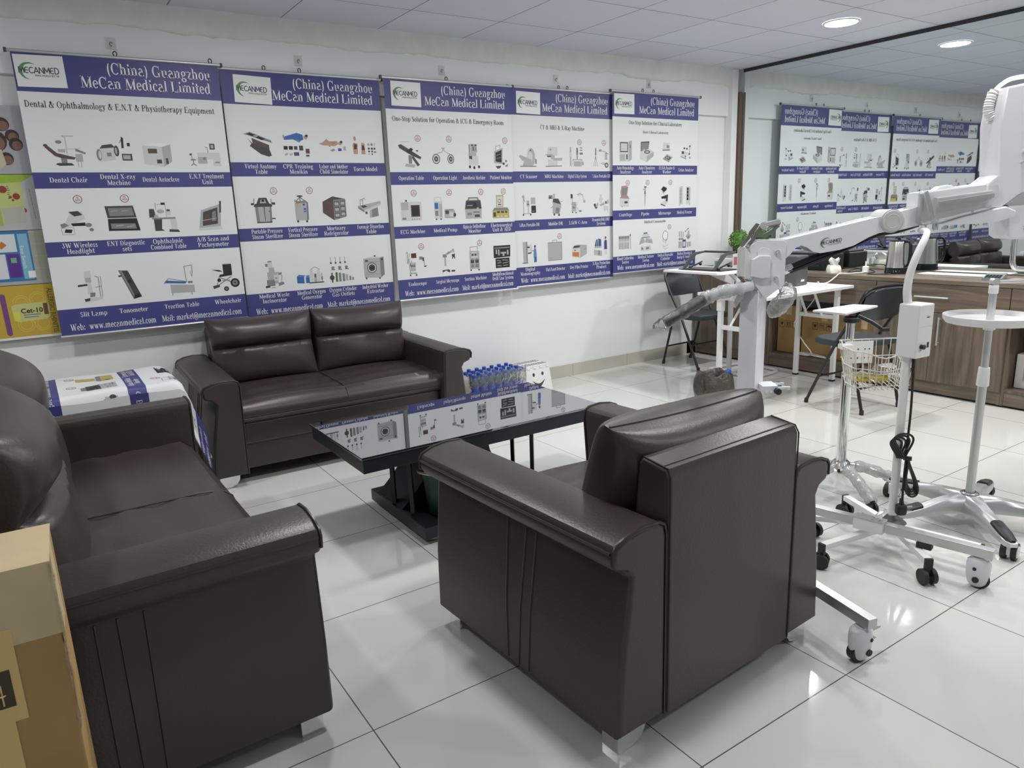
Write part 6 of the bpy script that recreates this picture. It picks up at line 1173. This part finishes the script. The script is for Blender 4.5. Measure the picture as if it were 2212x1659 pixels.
b = MB(); b.poly([F_(x, z, .0004) for x, z in ((-.04, .0165), (.04, .0165), (.04, .0175), (-.04, .0175))]); b.keep = True; b.build('box_seam', GREYW, bx, 179)
b = MB(); b.rbox((-.022, -.022, .80), (.022, .022, .84), .002); b.build('mount_clamp', GREYW, T)
b = MB(); P = smooth_path([E_(*p) for p in ((-.012, 0, .95), (-.020, 0, 1.0), (-.012, .005, 1.062), (.010, .01, 1.128), (.044, .03, 1.182), (.078, .08, 1.202), (.100, .13, 1.206), (.112, .165, 1.205))], 6)
b.tube(P, [.0145-.0045*i/len(P) for i in range(len(P))], 14); b.build('gooseneck', WHITE2, T)
b = MB(); v = E_(.112, .165, 1.205); w_ = A_ @ Vector((.3, .95, 0)); b.tube([v, v+w_*.012, v+w_*.04], [.010, .0125, .0125], 16); b.build('lamp_head', WHITE2, T)
b = MB(); P = smooth_path([E_(.016, -.02, .765), E_(.018, -.022, .70), E_(.022, -.022, .55), E_(.020, -.022, .43), E_(.016, -.024, .375)], 5); b.tube(P, .0045, 8)
b.tube([E_(.016, -.02, .77), E_(.017, -.021, .69)], [.0075, .0055], 8)
kz = (0.016, -.026)
for i in range(4):      # coil: loops above the tie and below it
    w, h, o_ = .030+.007*i, .075+.008*i, .012*(i-1.5)
    b.tube([E_(.016-.022+o_*.6+(-.5+1)*0+w*math.sin(2*PI*k/22)*.8*math.sin(PI*k/22)**.5 - .012*math.sin(PI*k/22), -.030-.004*i, .372+h*math.sin(PI*k/22)) for k in range(23)], .0042, 7)
    b.tube([E_(.018+.030*math.sin(PI*k/22)+w*.55*math.sin(2*PI*k/22)*math.sin(PI*k/22)**.5, -.030-.004*i, .372-(h+.055)*math.sin(PI*k/22)) for k in range(23)], .0042, 7)
b.tube([E_(.006, -.03, .372), E_(.030, -.045, .372)], .009, 8)
b.tube(smooth_path([E_(.014, -.035, .37), E_(.012, -.036, .28), E_(.014, -.036, .20)], 5), .0045, 8); cd_ = b.build('cord', BLACKM, T)
b = MB(); b.tube([E_(.010, -.036, .21), E_(.012, -.036, .19)], [.007, .009], 8); b.box(E_(.012, -.036, .165), (.038, .034, .046), .012, 3, A_); pg = b.build('plug', RUBBER, cd_)
b = MB()
for z in (.155, .175): b.tube([E_(.03, -.036, z), E_(.055, -.034, z)], .003, 4)
b.build('plug_pin', CHROME, pg)

# ------------------------------------------------------------------ stand with round tray on a silver star base
sx_, sy_ = 3.10, 1.30
T = thing('tray_stand', 'silver pole stand with a round white tray on a five-arm wheeled base', 'stand', (sx_, sy_, 0))
b = MB(); b.lathe([(.0, .128), (.034, .128), (.036, .118), (.03, .112)], n=20); b.lathe([(.030, .128), (.034, .131), (.030, .134), (.02, .134)], n=20); b.build('hub_ring', CHROME, T)
for n in range(5):
    an = R(228+72*n); Q = Matrix.Rotation(an, 4, 'Z'); g = []
    for r, w, zt, zb in ((.0, .052, .128, .072), (.05, .046, .126, .064), (.12, .034, .120, .064), (.22, .029, .104, .064), (.30, .028, .089, .060), (.345, .024, .079, .058), (.362, .013, .075, .060)):
        g.append([Q @ Vector(p) for p in ((r, -w, zb), (r, -w*.95, (zb+zt)/2+.008), (r, -w*.55, zt), (r, w*.55, zt), (r, w*.95, (zb+zt)/2+.008), (r, w, zb))])
    b = MB(); b.quads(g, cv=True); b.poly(g[-1]); lg = b.build('leg', ALU, T, 50)
    b = MB(); g = []
    for r, w, zt in ((.225, .0, .103), (.228, .021, .1055), (.30, .022, .093), (.342, .018, .083), (.355, .008, .079)):
        g.append([Q @ Vector(p) for p in ((r, -w-.002, zt-.012), (r, -w, zt), (r, -w*.5, zt+.005), (r, w*.5, zt+.005), (r, w, zt), (r, w+.002, zt-.012))])
    b.quads(g)
    for k in range(5): r = .245+.018*k; b.tube([Q @ Vector((r, -.012, .1025-.17*(r-.225))), Q @ Vector((r+.006, 0, .1055-.17*(r-.225))), Q @ Vector((r, .012, .1025-.17*(r-.225)))], .0018, 5)
    b.build('foot_pad', RUBBER, lg, 50)
    ca = an+(.9, .5, -.4, .2, -.7)[n]; V = Vector((math.cos(ca), math.sin(ca), 0)); c0 = Q @ Vector((.335, 0, .033)) + Vector((-V.y, V.x, 0))*.012
    b = MB()
    for s in (-1, 1): b.cyl(c0+V*(s*.008), c0+V*(s*.026), .033, n=24)
    cs = b.build('caster', RUBBER, lg)
    b = MB()
    for s in (-1, 1): b.cyl(c0+V*(s*.0262), c0+V*(s*.029), .024, .021, n=22)
    b.box(c0+Vector((0, 0, .012)), (.016, .05, .05), .004, 2, Matrix.Rotation(ca, 4, 'Z')); b.tube([c0, Q @ Vector((.325, 0, .07))], .008, 8); b.build('wheel_cap', WHITE2, cs)
b = MB(); b.tube([(0, 0, .12), (0, 0, .60)], .0165, 18); b.build('lower_pole', ALU, T)
b = MB(); b.tube([(0, 0, .60), (0, 0, .985)], .0138, 18); b.build('upper_pole', ALU, T)
b = MB(); b.lathe([(.019, .585), (.0225, .59), (.021, .64), (.0195, .662), (.0145, .663)], n=20); b.build('collar', WHITE2, T)
b = MB(); b.lathe([(.0142, .853), (.15, .853), (.157, .862), (.160, .872), (.163, .872), (.162, .856), (.152, .842), (.0142, .842)], n=48); tr = b.build('round_tray', WHITE2, T)
b = MB(); b.lathe([(.0145, .812), (.021, .814), (.021, .842), (.0145, .843)], n=18); b.tube([(-.02, -.004, .832), (-.03, -.008, .832)], .003, 6); b.lathe([(.0, -.003), (.010, -.002), (.010, .002), (0, .003)], (-.036, -.012, .834), 12); b.build('tray_clamp', WHITE2, tr)
b = MB(); b.lathe([(.0155, .955), (.017, .957), (.017, .985), (.0155, .988)], n=16); b.build('top_collar', WHITE2, T)
b = MB(); d = A_ @ Vector((1, 0, 0)); e = A_ @ Vector((0, 1, 0)); o = Vector((0, 0, 1.0))
b.tube([o-e*.012, o+e*.012], .0145, 16); b.tube([o+d*.008, o+d*.25], .0075, 12); b.tube([o+e*.012+d*.0, o+d*.016+e*.006], .011, 10); b.build('swing_bar', ALU, T)

# ------------------------------------------------------------------ chrome pole stand with small tray and wire basket
T = thing('pole_stand', 'chrome pole stand with small white tray and wire basket, feet in bubble wrap', 'stand', (3.012, 1.822, 0))
b = MB(); b.tube([(0, 0, .13), (0, 0, .57)], .0235, 24); b.tube([(0, 0, .57), (0, 0, .81)], .019, 24); b.build('pole', CHROME, T)
b = MB(); b.lathe([(.024, .15), (.034, .148), (.044, .135), (.04, .12), (.02, .115)], n=24); 
for k in range(5): a = R(40+72*k); b.tube([(.03*math.cos(a), .03*math.sin(a), .135), (.055*math.cos(a), .055*math.sin(a), .118)], .012, 8)
b.build('hub', CHROME, T)
for n, a in enumerate((242, 322, 30, 98, 170)):
    Q = Matrix.Rotation(R(a), 4, 'Z'); P = [Q @ Vector(p) for p in ((.03, 0, .128), (.11, 0, .112), (.20, 0, .078), (.265, 0, .048))]
    b = MB(); b.tube(smooth_path(P, 4), .013, 10); lg = b.build('leg', CHROME, T)
    b = MB(); rr = random.Random(n); P2 = smooth_path(P, 6); b.tube(P2[3:], [.024+rr.uniform(-.004, .006) for _ in P2[3:]], 14); b.build('bubble_wrap', BUBBLE, lg, 80)
    b = MB(); c0 = Q @ Vector((.265, 0, .022)); V = Q @ Vector((0, 1, 0))
    for s in (-1, 1): b.cyl(c0+V*(s*.006), c0+V*(s*.018), .022, n=16)
    b.tube([c0, c0+Vector((0, 0, .03))], .007, 8); b.build('caster', RUBBER, lg)
b = MB(); b.lathe([(.02, .795), (.034, .80), (.036, .818), (.028, .822)], n=20); b.tube([A_ @ Vector((.03, 0, .825)), A_ @ Vector((.08, -.02, .80)), A_ @ Vector((.125, -.03, .768))], .009, 8); b.box(A_ @ Vector((.135, -.03, .765)), (.04, .022, .016), .003, 2, A_); b.build('tilt_lever', BLACKM, T)
b = MB(); q = [(2.962-3.012, 1.985-1.822), (2.957-3.012, 1.812-1.822), (3.285-3.012, 1.862-1.822), (3.235-3.012, 1.965-1.822)]
b.prism([(-.055, .155), (-.058, -.008), (.262, .032), (.232, .135)][::-1], .835, .845, lambda u, v, t: (u, v, t), .002); tp = b.build('tray_plate', WHITE2, T)
b = MB()
for u, v in ((.02, .05), (.04, .10), (.12, .06), (.15, .10)): b.lathe([(.006, 0), (.006, .003), (0, .0035)], (u, v, .845), 10)
b.build('plate_screw', CHROME, tp)
# basket: wire frame in front of the pole
b = MB(); wr = .0022; bx0, bx1, by0, by1 = -.040, .200, -.165, -.025
def rim(z, gx, gy, dip=0.0):
    pts = []
    for (x, y) in ((bx0-gx, by0-gy), (bx1+gx, by0-gy), (bx1+gx, by1+gy), (bx0-gx, by1+gy)): pts.append((x, y))
    out = []
    for (xa, ya), (xb, yb) in zip(pts, pts[1:]+pts[:1]):
        for k in range(8):
            t = k/8; x, y = xa+(xb-xa)*t, ya+(yb-ya)*t
            out.append(A_ @ Vector((x, y, z-dip*math.exp(-(((x-.08)/.07)**2))*(1 if y < -.12 else 0)+(.022 if y > -.05 else 0))))
    return out
b.tube(rim(.700, .012, .010, .035), .0032, 6, closed=True); b.tube(rim(.625, .006, .004, .02), wr, 6, closed=True); b.tube(rim(.540, -.004, -.006), wr, 6, closed=True)
top_, bo_ = rim(.700, .012, .010, .035), rim(.522, -.012, -.012)
for k in range(0, 32): b.tube([top_[k], (top_[k]+bo_[k])/2+Vector((0, 0, .002)), bo_[k]], wr*.8, 5)
for k in range(12): x = bx0+.012+(bx1-bx0-.024)*k/11; b.tube([A_ @ Vector((x, by0+.012, .522)), A_ @ Vector((x, by1-.012, .544))], wr*.8, 5)
b.build('basket', mat('cream_coated_wire', (.70, .68, .60), .4), T)
b = MB(); b.box(A_ @ Vector((.035, -.022, .665)), (.125, .003, .10), .001, 2, A_); b.box(A_ @ Vector((-.03, -.03, .695)), (.05, .05, .022), .003, 2, A_)
bp = b.build('basket_bracket', WHITE2, T); b = MB()
for u in (-.01, .0, .03, .06, .08):
    for z in (.64, .68): v = A_ @ Vector((u, -.0242, z)); b.tube([v, v-(A_ @ Vector((0, .0012, 0)))], .003, 8)
b.build('bracket_hole', BLACKM, bp)
TK = thing('sealed_packet', 'clear packet with a yellow pad lying in the wire basket', 'packet', (3.012, 1.822, 0))
b = MB(); b.box(A_ @ Vector((.055, -.10, .562)), (.13, .07, .018), .006, 2, A_ @ Matrix.Rotation(R(-6), 4, 'X')); b.build('yellow_pad', mat('yellow_sponge', (.62, .50, .08), .7), TK)
b = MB(); rr = random.Random(3); g = []
for i in range(9):
    g.append([A_ @ Vector((-.02+.2*i/8, -.150+.110*j/6, .574+.012*math.sin(i*1.7+j*2.1)+rr.uniform(-.004, .008)+(.03 if (i > 4 and j > 3) else 0))) for j in range(7)])
b.quads(g); b.keep = True; b.build('film', CLEAR, TK, 80)
